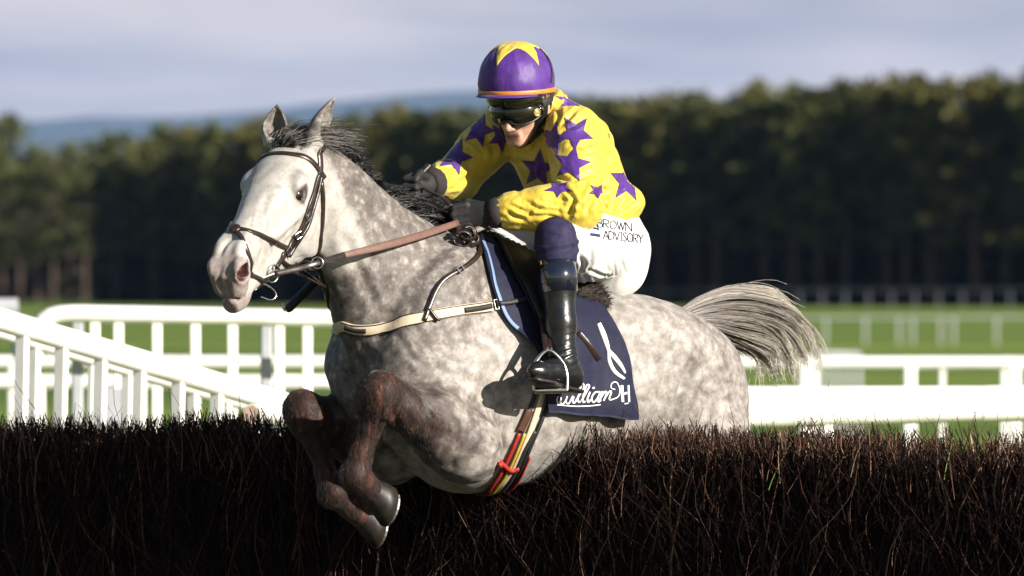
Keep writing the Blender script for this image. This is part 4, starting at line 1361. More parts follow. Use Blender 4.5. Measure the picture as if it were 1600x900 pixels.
def buckle(c, nrm, along, w, h, parent, mat):
    """Small rectangular metal buckle frame."""
    nrm, along = unit(nrm), np.array(along, float)
    along = unit(along - nrm * (along @ nrm)); side = np.cross(nrm, along)
    c = np.array(c) + nrm * 0.004
    P = [c + along * a * w + side * b * h for a, b in ((-.5, -.5), (.5, -.5), (.5, .5), (-.5, .5), (-.5, -.5))]
    b = MB()
    for q, r in zip(P[:-1], P[1:]):
        b.tube([q, r], 0.0018, 6)
    return b.build('buckle', mat, parent)

leather = plain('black_bridle_leather', (0.022, 0.013, 0.010), 0.30, 0.5, 70, 0.2, 0.002, Specular_IOR_Level=0.6)
brown_rein = plain('brown_rubber_rein', (0.105, 0.048, 0.033), 0.55, 0.2, 45, 0.35, 0.002)
steel = plain('steel', (0.50, 0.49, 0.47), 0.24, 0.08, 30, 0, Metallic=1.0)
cream = plain('cream_webbing', (0.50, 0.41, 0.30), 0.75, 0.08, 60, 0.25, 0.002)
black_cloth = plain('black_webbing', (0.012, 0.011, 0.012), 0.6, 0.4, 60, 0.3, 0.002)
navy_m, nt, p = material('navy_cloth', (0.010, 0.012, 0.045), 0.7, Specular_IOR_Level=0.25, Sheen_Weight=0.06, Sheen_Roughness=0.5)
nt.links.new(ramp(nt, noise(nt, 40, 4), [(0.3, (0.004, 0.005, 0.019)), (0.7, (0.0075, 0.009, 0.033))]), p.inputs['Base Color'])
bump(nt, p, noise(nt, 24, 3), 0.35, 0.006)
pale_blue = plain('pale_blue_binding', (0.13, 0.20, 0.36), 0.6, 0.08, 40)
white_print = plain('white_print', (0.80, 0.78, 0.73), 0.6, 0.05, 50, 0)
red_m = plain('red_webbing', (0.30, 0.016, 0.013), 0.6, 0.15, 60)
yellow_web = plain('yellow_webbing', (0.42, 0.28, 0.025), 0.6, 0.15, 60)

def worn(name, label, cat):
    o = empty(name, HORSE_LOC, HORSE_RZ)
    return tag(o, label, cat)

# bridle
bridle = worn('bridle', 'dark leather bridle with crossed noseband on the grey horse\'s head', 'bridle')
far = lambda t, u, v: tuple(HF.snap(hd(t, u, v)[None], 0.001)[0])
strap('browband', [far(0.07, -0.09, -0.11), far(0.075, -0.04, -0.10), far(0.082, 0.0, -0.07), far(0.086, 0.02, -0.03), far(0.086, 0.02, 0.01), far(0.080, 0.02, 0.05), far(0.066, -0.01, 0.085), far(0.055, -0.055, 0.10), far(0.052, -0.085, 0.105)], 0.017, leather, bridle, 0.005)
strap('headpiece', [far(-0.03, 0.0, -0.03), far(-0.035, 0.0, 0.02), (499, 240), (500, 262), (498, 282)], 0.020, leather, bridle, 0.005)
strap('cheekpiece', [(499, 272), (491, 294), (482, 322), (472, 352), (460, 372), (449, 390), (437, 408), (430, 418)], 0.017, leather, bridle, 0.006)
strap('cheekpiece', [(500, 276), (494, 300), (487, 326), (480, 350), (470, 368), (459, 384), (449, 400)], 0.011, leather, bridle, 0.010)
strap('throatlash', [(501, 282), (504, 312), (503, 346), (500, 378), (492, 402), (484, 409)], 0.012, leather, bridle, 0.006)
strap('noseband_strap', [(449, 388), (430, 378), (406, 367), (388, 361), (371, 358), (362, 359), far(0.42, -0.03, -0.055), far(0.40, -0.08, -0.062)], 0.015, leather, bridle, 0.005)
strap('noseband_strap', [far(0.40, -0.02, -0.05), (366, 357), (375, 368), (384, 387), (393, 408), (397, 432), (400, 456), far(0.50, -0.168, 0.01)], 0.014, leather, bridle, 0.006)
strap('chin_strap', [(449, 392), (443, 410), (438, 432), far(0.44, -0.19, 0.0)], 0.013, leather, bridle, 0.006)
mesh('noseband_pad', *sphere_geo(hit(367, 359, H_BVH) + G2 * 0.006, (0.020, 0.008, 0.020), HA, 14, 8), leather, bridle)
for q in ((478, 338), (464, 366), (447, 392)):
    c = hit(*q, H_BVH)
    buckle(c + 0.006 * HF.grad(c[None])[0], HF.grad(c[None])[0], G1, 0.022, 0.020, bridle, steel)
bit_c = hit(421, 428, H_BVH) + G3 * 0.012
mesh('bit_ring', *ring_geo(bit_c, 0.027, 0.0032, G3 * 0.9 + G1 * 0.35), steel, bridle)
mesh('bit_ring', *ring_geo(hd(0.475, -0.135, -0.055), 0.027, 0.0032, G3), steel, bridle)
b = MB(); b.tube(spline([hd(0.475, -0.135, -0.05), hd(0.50, -0.14, 0), bit_c], 10), 0.0075, 8)
b.build('mouthpiece', steel, bridle)
b = MB(); b.tube(spline([bit_c + G1 * 0.0, hp(404, 440, bit_c[1]), hp(420, 447, bit_c[1]), hp(432, 460, bit_c[1]), hp(424, 469, bit_c[1]), hp(408, 464, bit_c[1])], 20), 0.0026, 6)
b.build('bit_cheek', steel, bridle)
# a strap end sticking out on the far side
free_strap('strap_end', [hd(0.30, -0.10, -0.085), hd(0.33, -0.115, -0.115), hd(0.355, -0.13, -0.125)], 0.018, leather, bridle, G1, 0.006, 8)

# breast girth and neck strap
bg = worn('breast_girth', 'cream webbing breast girth buckled across the horse\'s chest', 'breast girth')
chest = HF.snap(np.array([[0.62, -0.06, 1.66], [0.50, -0.20, 1.66], [0.25, -0.27, 1.70], [0.08, -0.28, 1.72]]), 0.001)
strap('webbing', [tuple(q) for q in chest[::-1]] + [(534, 510), (552, 515), (571, 516), (596, 513), (620, 507), (669, 494), (720, 485), (768, 479)], 0.034, cream, bg, 0.005, 70)
strap('edge_binding', [(534, 503), (552, 508), (571, 509), (596, 506), (620, 500), (669, 487), (720, 478), (766, 472)], 0.003, black_cloth, bg, 0.0065, 60)
strap('edge_binding', [(535, 517), (552, 523), (571, 524), (596, 521), (620, 515), (669, 502), (720, 492), (766, 487)], 0.003, black_cloth, bg, 0.0065, 60)
strap('buckle_strap', [(724, 485), (745, 482), (765, 479)], 0.017, black_cloth, bg, 0.011, 20)
strap('buckle_strap', [(540, 511), (556, 516), (572, 517)], 0.014, black_cloth, bg, 0.010, 20)
strap('girth_strap', [(774, 478), (795, 476), (820, 471)], 0.015, black_cloth, bg, 0.014, 20, 0.016)
c = hit(772, 478, H_BVH); nn = HF.grad(c[None])[0]
buckle(c + nn * 0.012, nn, hit(790, 476, H_BVH) - c, 0.012, 0.030, bg, steel)
ns = worn('neck_strap', 'thin black leather neck strap buckled down to the breast girth', 'strap')
strap('strap', [(662, 502), (670, 480), (680, 456), (691, 440), (704, 430), (722, 420), (738, 408), (748, 394), (752, 378)], 0.014, leather, ns, 0.006, 50, 0.007)
strap('keeper', [(669, 484), (679, 498), (684, 500)], 0.010, leather, ns, 0.012, 12, 0.004)
c = hit(717, 423, H_BVH); nn = HF.grad(c[None])[0]
buckle(c + nn * 0.010, nn, hit(730, 415, H_BVH) - c, 0.020, 0.020, ns, steel)

# number cloth: left half traced over the barrel, right half mirrored
def grid_surface(A, B, nu, nv, off):
    """Points between two pixel polylines, laid on the horse; off(s, t) = stand-off."""
    a, b = spline(np.array(A, float), nv), spline(np.array(B, float), nv)
    P = np.zeros((nv, nu, 3))
    for j in range(nv):
        for i in range(nu):
            q = a[j] + (b[j] - a[j]) * i / (nu - 1)
            P[j, i] = hit(*q, H_BVH)
    P = P.reshape(-1, 3)
    P = HF.snap(P, 0.0, 3)
    G = HF.grad(P)
    s, t = np.meshgrid(np.linspace(0, 1, nu), np.linspace(0, 1, nv))
    return P + G * off(s.ravel(), t.ravel(), P)[:, None], G
def grid_faces(nu, nv, flip=False):
    idx = np.arange(nu * nv).reshape(nv, nu)
    F = np.stack([idx[:-1, :-1], idx[:-1, 1:], idx[1:, 1:], idx[1:, :-1]], -1).reshape(-1, 4)
    return F[:, ::-1] if flip else F
def slab(name, P, G, nu, nv, th, mat, parent, mirror=False):
    """A cloth of real thickness from a grid of points."""
    if mirror:
        P = P * [1, -1, 1]; G = G * [1, -1, 1]
    V = np.vstack([P, P - G * th]); n = len(P)
    F = grid_faces(nu, nv)
    idx = np.arange(n).reshape(nv, nu)
    rim = np.r_[idx[0, :], idx[1:, -1], idx[-1, -2::-1], idx[-2:0:-1, 0]]
    R_ = np.c_[rim, np.roll(rim, -1), np.roll(rim, -1) + n, rim + n]
    return mesh(name, V, np.vstack([F, F[:, ::-1] + n, R_]), mat, parent)
front = [(742, 366), (752, 400), (762, 440), (776, 480), (792, 506), (814, 528), (833, 556), (846, 596), (850, 642)]
rear = [(905, 450), (930, 470), (946, 492), (960, 515), (970, 538), (977, 562), (981, 590), (984, 618), (985, 648)]
NU, NV = 60, 70
def cloth_off(s, t, P):
    wave = 0.010 * np.sin(4.2 * s * 3.14 + 3 * t) * sstep(0.35, 1.0, t) + 0.007 * vnoise(P, 16, 8)
    lip = 0.030 * sstep(0.75, 1.0, t) * (0.4 + 0.6 * s) + 0.022 * sstep(0.12, 0.0, s) * sstep(0.5, 0.7, t) * (1 - sstep(0.75, 0.95, t))
    return 0.010 + np.maximum(wave * 0.8 + 0.006, 0) + lip
cloth = worn('saddle_cloth', 'navy number cloth with pale blue edge and white lettering under the saddle', 'saddle cloth')
CP, CG = grid_surface(front, rear, NU, NV, cloth_off)
cl_ob = slab('cloth', CP, CG, NU, NV, 0.003, navy_m, cloth)
slab('cloth', CP, CG, NU, NV, 0.003, navy_m, cloth, True)
edge = CP.reshape(NV, NU, 3)[:int(NV * 0.55), 0]
eg = CG.reshape(NV, NU, 3)[:int(NV * 0.55), 0]
eb = CP.reshape(NV, NU, 3)[:int(NV * 0.55), 3]
mesh('binding', *ribbon_geo((edge + eb) / 2 + eg * 0.001, eg, 0.012, 0.003), pale_blue, cloth)
CL_BVH = BVHTree.FromPolygons([Vector(v) for v in CP], grid_faces(NU, NV).tolist())
def decal_strokes(name, strokes, bvh, mat, parent, lift=0.002, per=1.2, depth=0.0012):
    """Printed strokes: polylines (pixels, width) laid on a surface as thin raised ribbons."""
    b = MB()
    for pts, w in strokes:
        P = np.array(pts, float)
        L = np.linalg.norm(np.diff(P, axis=0), axis=1).sum()
        n = max(4, int(L / per))
        C2 = spline(P, n)
        T = np.gradient(C2, axis=0); T /= np.linalg.norm(T, axis=1, keepdims=True) + 1e-9
        Nn = np.c_[-T[:, 1], T[:, 0]]
        ww = np.interp(np.linspace(0, 1, n), np.linspace(0, 1, len(w)), w) if hasattr(w, '__len__') else np.full(n, w)
        V = []
        for sgn in (-0.5, 0.5):
            for q in C2 + Nn * sgn * ww[:, None]:
                V.append(hit(q[0], q[1], bvh))
        V = np.array(V)
        toward = unit(CAM_IN_H - V.mean(0))
        V = V + toward * lift
        V = np.vstack([V, V - toward * depth])
        m = 2 * n
        F = [(i, i + 1, n + i + 1, n + i) for i in range(n - 1)] + [(m + i, m + n + i, m + n + i + 1, m + i + 1) for i in range(n - 1)]
        F += [(i, m + i, m + i + 1, i + 1) for i in range(n - 1)] + [(n + i, n + i + 1, m + n + i + 1, m + n + i) for i in range(n - 1)]
        b.add(V, F)
    return b.build(name, mat, parent)
# flowing white numeral and the sponsor's script along the hem
decal_strokes('numeral', [([(936, 505), (943, 522), (949, 540), (952, 552)], [6, 8, 7, 4]), ([(951, 548), (961, 559), (971, 572), (977, 583)], [6, 7, 6, 3]),
                          ([(951, 550), (953, 566), (961, 581), (976, 592)], [4, 6, 6, 4])], CL_BVH, white_print, cl_ob)
k = 260 / 1064
def T7(*q):
    return [(740 + x * k, 440 + y * k) for x, y in q]
script = [
    (T7((540, 735), (533, 760), (545, 785), (560, 740), (555, 775), (575, 780), (600, 735)), 2.0),
    (T7((598, 732), (590, 770), (608, 780), (635, 730)), 2.4),
    (T7((640, 735), (632, 770), (645, 775), (660, 750)), 2.6),
    (T7((660, 750), (700, 690), (705, 660), (690, 660), (670, 730), (668, 770), (685, 765)), 2.4),
    (T7((690, 760), (730, 690), (740, 665), (722, 665), (700, 735), (698, 772), (715, 765)), 2.4),
    (T7((745, 705), (728, 750), (732, 772), (750, 755)), 2.6), (T7((764, 675), (768, 685)), 4.0),
    (T7((805, 705), (775, 710), (755, 745), (765, 772), (790, 750), (812, 700), (792, 755), (800, 770), (815, 755)), 2.3),
    (T7((825, 700), (805, 765)), 2.6), (T7((808, 750), (840, 705), (850, 712), (832, 762)), 2.3), (T7((834, 752), (870, 702), (880, 710), (866, 752), (885, 755)), 2.3),
    (T7((885, 755), (925, 735), (935, 690), (915, 645), (885, 650), (880, 680), (905, 690)), 1.6),
    (T7((535, 788), (640, 797), (740, 795), (812, 787)), 1.6)]
decal_strokes('lettering', script, CL_BVH, white_print, cl_ob)
decal_strokes('lettering', [([(971.5, 602), (973, 628)], 4.5), ([(975, 615), (980, 614)], 3.5), ([(982, 602), (983, 628)], 3.0), ([(976, 631), (982, 630)], 1.5)], CL_BVH, white_print, cl_ob)

# saddle
saddle_m = plain('black_saddle_leather', (0.010, 0.009, 0.009), 0.42, 0.4, 40, 0.25, 0.003)
saddle = worn('saddle', 'small black racing saddle under the jockey', 'saddle')
fl_a = [(762, 372), (772, 392), (788, 422), (804, 452), (820, 482), (836, 515), (848, 552)]
fl_b = [(845, 372), (850, 395), (853, 425), (856, 455), (859, 485), (862, 520), (864, 556)]
SP, SG = grid_surface(fl_a, fl_b, 26, 40, lambda s, t, P: 0.040 + 0.012 * np.sin(3.1 * s) + 0.003 * vnoise(P, 20, 2))
flap = slab('flap', SP, SG, 26, 40, 0.008, saddle_m, saddle)
slab('flap', SP, SG, 26, 40, 0.008, saddle_m, saddle, True)
e = SP.reshape(40, 26, 3)[:, -1]; g_ = SG.reshape(40, 26, 3)[:, -1]
mesh('piping', *tube_geo(e + g_ * 0.001, 0.0035, 6), plain('saddle_piping', (0.10, 0.085, 0.075), 0.5), flap)
sf = Field((-0.40, -0.24, 1.70), (0.24, 0.24, 2.06), 0.008)
SX = np.array([math.cos(R(14)), 0, math.sin(R(14))]); SZ = np.array([-SX[2], 0, SX[0]])
seat_o = np.array([-0.08, 0, 1.84])
sf.loft(seat_o, SX, SZ, np.array([0, 1.0, 0]), [(-0.24, 0.045, -0.06, 0.10, -0.03), (-0.18, 0.060, -0.08, 0.14, -0.04), (-0.08, 0.030, -0.10, 0.15, -0.05),
                                               (0.05, 0.030, -0.10, 0.13, -0.05), (0.14, 0.055, -0.10, 0.11, -0.04), (0.19, 0.060, -0.05, 0.06, -0.01)], k=0.01)
v, f = sf.mesh()
mesh('seat', smooth_verts(v, f, 3), f, saddle_m, saddle)
# dark sheepskin pad behind the seat
pad_m = plain('dark_sheepskin', (0.018, 0.012, 0.009), 0.9, 0.5, 50)
pad = worn('sheepskin_pad', 'dark brown fluffy sheepskin pad behind the saddle', 'pad')
pc = hit(915, 462, H_BVH)
pl = [hit(q, w, H_BVH) for q, w in ((880, 452), (905, 460), (926, 466), (940, 474))]
pf = Field(pc - [0.24, 0.34, 0.14], pc + [0.24, 0.16, 0.16], 0.008)
ring = [(*(q + [0, 0, 0.004]), r) for q, r in zip(pl, (0.034, 0.038, 0.036, 0.026))]
pf.chain(ring, k=0.02)
pf.chain([(x, -y, z, r) for x, y, z, r in ring], k=0.02)
x, y, z, r = ring[0]
pf.chain([(x, y, z, r), (x, 0, z + 0.02, r), (x, -y, z, r)], k=0.02)
v, f = pf.mesh()
nrm = vnormals(v, f)
mesh('core', v, f, pad_m, pad)
sel = RNG.integers(0, len(v), 5000)
ln = RNG.uniform(0.006, 0.014, len(sel))
tt6 = np.linspace(0, 1, 4)
dirs = nrm[sel] + RNG.normal(0, 0.5, (len(sel), 3))
v, f = strands(v[sel][:, None] + tt6[None, :, None] * ln[:, None, None] * dirs[:, None], np.linspace(0.0011, 0.0004, 4)[None])
tag(mesh('fleece', v, f, pad_m, pad), kind='stuff')
# surcingle end hanging on the cloth
sur = worn('surcingle_strap', 'black punched strap end hanging on the navy cloth', 'strap')
C = spline([hit(q, w, CL_BVH) for q, w in ((903, 520), (920, 540), (936, 562))], 16)
mesh('strap', *ribbon_geo(C + unit(CAM_IN_H) * 0.004, np.broadcast_to(unit(CAM_IN_H), C.shape).copy(), 0.020, 0.004), leather, sur)

# girth: bands of webbing side by side
girth = worn('girth', 'cream, red and yellow webbing girth round the horse\'s belly', 'girth')
def gband(name, P, w, mat, th=0.005, off=0.002):
    strap(name, P, w, mat, girth, th, 40, off)
gl = [(852, 600), (838, 645), (820, 692), (803, 730), (782, 758), (757, 774)]
def shift(dx, a=0, b=6):
    return [(x + dx, y + dx * 0.30) for x, y in gl[a:b]]
gband('webbing', shift(-11), 0.013, black_cloth)
gband('webbing', shift(0), 0.020, cream, 0.006)
gband('webbing', shift(10, 0, 6), 0.011, black_cloth)
gband('leather_tab', [(826, 640), (820, 655), (812, 672)], 0.026, plain('brown_leather_tab', (0.07, 0.028, 0.018), 0.4), 0.009)
gband('red_band', [(810, 676), (797, 706), (782, 736), (766, 760), (752, 771)], 0.011, red_m, 0.008)
gband('yellow_band', [(818, 676), (805, 708), (790, 738), (772, 762), (757, 773)], 0.009, yellow_web, 0.009)
gband('dark_band', [(834, 672), (818, 704), (802, 738), (786, 760), (764, 773)], 0.015, black_cloth, 0.009)
gband('red_band', [(826, 712), (815, 735), (800, 758), (786, 768)], 0.006, red_m, 0.010)
gband('red_loop', [(776, 724), (792, 730), (808, 729)], 0.014, red_m, 0.014)
# ------------------------------------------------------------------ the jockey
person = worn('person', 'jockey in yellow silks with purple stars crouched over the saddle', 'person')
P_HIP, P_NECK = np.array([-0.345, 0.0, 1.935]), np.array([-0.135, 0.0, 2.325])
J1 = unit(P_NECK - P_HIP); J3 = np.array([0, 1.0, 0]); J2 = np.cross(J3, J1) * -1
if J2[2] < 0:
    J2 = -J2
SH_L, SH_R = np.array([-0.115, 0.185, 2.265]), np.array([-0.085, -0.185, 2.275])
EB_L, EB_R = hp(902, 322, 0.31), hp(716, 277, -0.27)
WR_L, WR_R = hp(780, 332, 0.17), hp(678, 286, -0.13)
HA_L, HA_R = hp(738, 337, 0.115), hp(652, 292, -0.10)
HIP_L, HIP_R = np.array([-0.30, 0.10, 1.905]), np.array([-0.30, -0.10, 1.905])
KN_L, KN_R = hp(868, 372, 0.315), hp(748, 366, -0.26)
AN_L = hp(879, 562, 0.375); AN_R = KN_R + np.array([-0.06, -0.05, -0.39])
HE_L, TO_L = hp(893, 592, 0.375), hp(836, 580, 0.43)
HE_R, TO_R = AN_R + [-0.03, 0, -0.06], AN_R + [0.20, -0.05, -0.05]

# head frame
f_yaw, f_th, f_roll = R(26), R(20), R(-3)
F1 = np.array([math.cos(f_th) * math.cos(f_yaw), math.cos(f_th) * math.sin(f_yaw), -math.sin(f_th)])
F3 = np.array([-math.sin(f_yaw), math.cos(f_yaw), 0]); F2 = np.cross(F1, F3)
F3 = F3 * math.cos(f_roll) + F2 * math.sin(f_roll); F2 = np.cross(F1, F3)
FA = (F1, F2, F3)
SKULL = hp(815, 156, 0.025)
def fh(f, u, l):
    return SKULL + f * F1 + u * F2 + l * F3
JF = Field((-0.62, -0.55, 1.38), (0.52, 0.56, 2.62), 0.006)
# body under the clothes
JF.loft(P_HIP, J1, J2, J3, [(-0.10, 0.07, -0.07, 0.10, 0), (0.0, 0.10, -0.10, 0.14, 0), (0.2, 0.09, -0.10, 0.14, 0), (0.36, 0.09, -0.10, 0.16, 0), (0.44, 0.05, -0.06, 0.10, 0)], k=0.01)
for S_, E_, W_, H_ in ((SH_L, EB_L, WR_L, HA_L), (SH_R, EB_R, WR_R, HA_R)):
    JF.chain([(*S_, 0.055), (*E_, 0.040), (*W_, 0.026), (*(W_ * .5 + H_ * .5), 0.026)], k=0.03)
for H_, K_, A_, T_ in ((HIP_L, KN_L, AN_L, TO_L), (HIP_R, KN_R, AN_R, TO_R)):
    JF.chain([(*H_, 0.085), (*K_, 0.050), (*(K_ * .7 + A_ * .3), 0.042), (*A_, 0.028), (*(A_ * .4 + T_ * .6), 0.014)], k=0.03)
JF.chain([(*(P_NECK - J1 * 0.05), 0.075), (*fh(-0.03, -0.10, 0), 0.052), (*fh(-0.015, -0.06, 0), 0.055)], k=0.02)
# skull and face
JF.ell(fh(0.0, 0.025, 0), (0.098, 0.100, 0.076), FA, k=0.01)
JF.ell(fh(0.036, -0.045, 0), (0.058, 0.080, 0.058), FA, k=0.02)
JF.ell(fh(0.066, -0.112, 0), (0.024, 0.020, 0.024), FA, k=0.022)
for s in (1, -1):
    JF.cone(fh(0.005, -0.080, 0.050 * s), fh(0.066, -0.113, 0.014 * s), 0.014, 0.013, k=0.022)
    JF.ell(fh(0.068, -0.040, 0.040 * s), (0.022, 0.016, 0.022), FA, k=0.018)
    JF.ell(fh(0.092, -0.018, 0.032 * s), (0.018, 0.014, 0.018), FA, k=0.012, op='sub')
    JF.ell(fh(0.103, -0.060, 0.011 * s), (0.012, 0.009, 0.009), FA, k=0.006)
    JF.ell(fh(0.107, -0.068, 0.0075 * s), (0.006, 0.004, 0.004), FA, k=0.003, op='sub')
    JF.ell(fh(-0.008, -0.028, 0.078 * s), (0.018, 0.030, 0.008), (unit(F1 * .95 + F3 * -.3 * s), F2, unit(F3 + F1 * .3 * s)), k=0.006)
    JF.ell(fh(-0.004, -0.026, 0.086 * s), (0.009, 0.017, 0.005), FA, k=0.004, op='sub')
JF.cone(fh(0.088, -0.008, 0), fh(0.118, -0.056, 0), 0.008, 0.0115, k=0.008)
JF.cone(fh(0.083, 0.012, -0.03), fh(0.083, 0.012, 0.03), 0.014, 0.014, k=0.015)
JF.cone(fh(0.086, -0.082, -0.020), fh(0.086, -0.082, 0.020), 0.0085, 0.0085, k=0.008)
JF.cone(fh(0.084, -0.096, -0.017), fh(0.084, -0.096, 0.017), 0.0090, 0.0090, k=0.008)
JF.cone(fh(0.100, -0.0885, -0.024), fh(0.100, -0.0885, 0.024), 0.0045, 0.0045, k=0.004, op='sub')
v, f = JF.mesh()
v = smooth_verts(v, f, 1, 0.4)
skin, nt, p = material('skin', (0.5, 0.3, 0.22), 0.45, Subsurface_Weight=0.15, Subsurface_Scale=0.01)
p.inputs['Subsurface Radius'].default_value = (1.0, 0.35, 0.2)
at = node(nt, 'ShaderNodeVertexColor', layer_name='lips')
base = ramp(nt, noise(nt, 55, 4), [(0.3, (0.38, 0.205, 0.145)), (0.7, (0.50, 0.30, 0.225))])
nt.links.new(mixc(nt, at.outputs['Color'], base, (0.20, 0.07, 0.055)), p.inputs['Base Color'])
jbody = mesh('body', v, f, skin, person)
L = (v - SKULL) @ np.array(FA).T
lip = (0.45 * (1 - sstep(0.008, 0.013, np.abs(L[:, 1] + 0.089))) + 0.55 * (1 - sstep(0.002, 0.0055, np.abs(L[:, 1] + 0.0885)))) * (np.abs(L[:, 2]) < 0.025) * sstep(0.072, 0.080, L[:, 0])
nose = 0.2 * (1 - sstep(0.012, 0.03, np.linalg.norm(L - [0.118, -0.056, 0], axis=1)))
ck = np.maximum(lip, nose)
set_color(jbody.data, 'lips', np.c_[ck, ck, ck])

# ---- silks
silk_y, nt, p = material('yellow_silk', (0.6, 0.38, 0.02), 0.5, Sheen_Weight=0.1, Specular_IOR_Level=0.45)
nt.links.new(ramp(nt, noise(nt, 22, 3), [(0.3, (0.50, 0.360, 0.034)), (0.7, (0.57, 0.425, 0.048))]), p.inputs['Base Color'])
bump(nt, p, noise(nt, 34, 4, 0.55, (1, 1.0, 0.45)), 0.5, 0.010)
silk_p, nt, p = material('purple_silk', (0.07, 0.022, 0.2), 0.5, Sheen_Weight=0.08, Specular_IOR_Level=0.3)
nt.links.new(ramp(nt, noise(nt, 22, 3), [(0.3, (0.050, 0.015, 0.14)), (0.7, (0.080, 0.026, 0.21))]), p.inputs['Base Color'])
bump(nt, p, noise(nt, 34, 4, 0.55, (1, 1.0, 0.45)), 0.4, 0.008)
JK = Field((-0.62, -0.46, 1.84), (0.42, 0.48, 2.46), 0.0055)
JK.loft(P_HIP, J1, J2, J3, [(0.03, 0.135, -0.115, 0.150, 0.0), (0.08, 0.145, -0.135, 0.172, 0.0), (0.16, 0.138, -0.135, 0.172, 0.0), (0.26, 0.140, -0.130, 0.180, 0.0),
                            (0.35, 0.135, -0.122, 0.190, 0.0), (0.41, 0.105, -0.105, 0.165, 0.0), (0.46, 0.075, -0.085, 0.095, 0.0), (0.50, 0.066, -0.075, 0.074, 0.0)], p=2.2, k=0.01)
JK.chain([(*(SH_L - [0, 0.03, 0]), 0.082), (*(SH_L * .5 + EB_L * .5), 0.074), (*EB_L, 0.070), (*(EB_L * .55 + WR_L * .45), 0.064), (*(EB_L * .15 + WR_L * .85), 0.050), (*WR_L, 0.036)], k=0.04)
JK.chain([(*(SH_R + [0, 0.03, 0]), 0.080), (*(SH_R * .5 + EB_R * .5), 0.070), (*EB_R, 0.064), (*(EB_R * .5 + WR_R * .5), 0.056), (*WR_R, 0.036)], k=0.04)
# blouse gathered above the waistband, puckers at the cuff
JK.ell(P_HIP + J1 * 0.085 + J2 * 0.06 + J3 * 0.03, (0.055, 0.095, 0.150), (J1, J2, J3), k=0.03)
# soft folds cut into the cloth
def fold(a, b, r=0.012, k=0.022):
    JK.cone(a, b, r, r * 0.6, k=k, op='sub')
def jsurf(px, py, y):
    return hp(px, py, y)
v, f = JK.mesh()
v = smooth_verts(v, f, 2, 0.45)
n = vnormals(v, f)
# folds: creases traced from the silks, plus small unevenness
jb0 = BVHTree.FromPolygons([Vector(q) for q in v], f.tolist())
c6 = lambda *q: [(740 + x / 5.293, 310 + y / 5.293) for x, y in q]
c5 = lambda *q: [(820 + x / 3.915, 120 + y / 3.915) for x, y in q]
c4 = lambda *q: [(620 + x / 3.915, 170 + y / 3.915) for x, y in q]
D, W_ = 0.0075, 0.0065
lines = [(c6((290, 60), (380, 85), (470, 120)), D, W_), (c6((400, 20), (560, 90), (700, 100)), D, W_), (c6((540, 30), (760, 60), (830, 110)), D, W_), (c6((280, 110), (340, 150), (420, 170)), D, W_),
         (c6((620, 10), (760, 20), (880, 60)), D, W_), (c6((800, 50), (812, 90), (790, 130)), 0.011, 0.007), (c6((930, 110), (960, 60), (1000, 10)), 0.012, 0.008), (c6((1030, 130), (1080, 60), (1100, 10)), 0.012, 0.008),
         (c6((1120, 130), (1170, 60), (1200, 20)), 0.010, 0.008), (c6((1200, 120), (1260, 50), (1330, 10)), 0.010, 0.008), (c6((460, 150), (600, 140), (720, 170)), D, W_), (c6((350, 30), (420, 60), (480, 100)), 0.006, 0.005),
         (c5((200, 150), (208, 230), (190, 300)), 0.009, 0.008), (c5((230, 335), (330, 280), (400, 200)), 0.009, 0.008), (c5((280, 420), (380, 415), (470, 360)), 0.010, 0.009), (c5((300, 440), (370, 465), (460, 470)), 0.006, 0.006),
         (c5((180, 600), (280, 640), (400, 600)), 0.008, 0.007), (c5((440, 640), (405, 740), (340, 830)), 0.012, 0.009), (c5((410, 720), (480, 690), (600, 690)), 0.010, 0.008), (c5((240, 680), (300, 760), (260, 820)), 0.009, 0.007),
         (c5((460, 520), (570, 480), (630, 400)), 0.007, 0.010), (c5((210, 50), (300, 90), (400, 150)), 0.006, 0.008), (c5((110, 400), (160, 480), (200, 540)), 0.011, 0.009), (c5((165, 180), (130, 300), (120, 360)), 0.008, 0.008),
         (c5((340, 190), (280, 240), (220, 310)), 0.007, 0.007), (c5((480, 560), (450, 620), (430, 680)), 0.007, 0.008), (c5((540, 600), (590, 560), (640, 540)), 0.005, 0.008), (c5((20, 380), (60, 420), (40, 470)), 0.007, 0.008),
         (c4((400, 170), (490, 225), (560, 300)), 0.009, 0.008), (c4((540, 170), (585, 250), (590, 310)), 0.011, 0.009), (c4((240, 440), (300, 440), (390, 380)), 0.009, 0.007), (c4((230, 480), (330, 450), (430, 410)), 0.009, 0.007),
         (c4((215, 350), (240, 420), (230, 450)), 0.008, 0.006), (c4((300, 500), (400, 450), (440, 400)), 0.008, 0.008), (c4((450, 240), (430, 310), (440, 380)), 0.006, 0.008), (c4((250, 300), (300, 360), (380, 370)), 0.006, 0.007),
         (c4((620, 330), (640, 420), (700, 500)), 0.009, 0.010), (c4((690, 300), (720, 400), (740, 520)), 0.008, 0.009), (c4((120, 400), (170, 440), (200, 480)), 0.007, 0.006)]
disp = crease(v, n, jb0, lines)
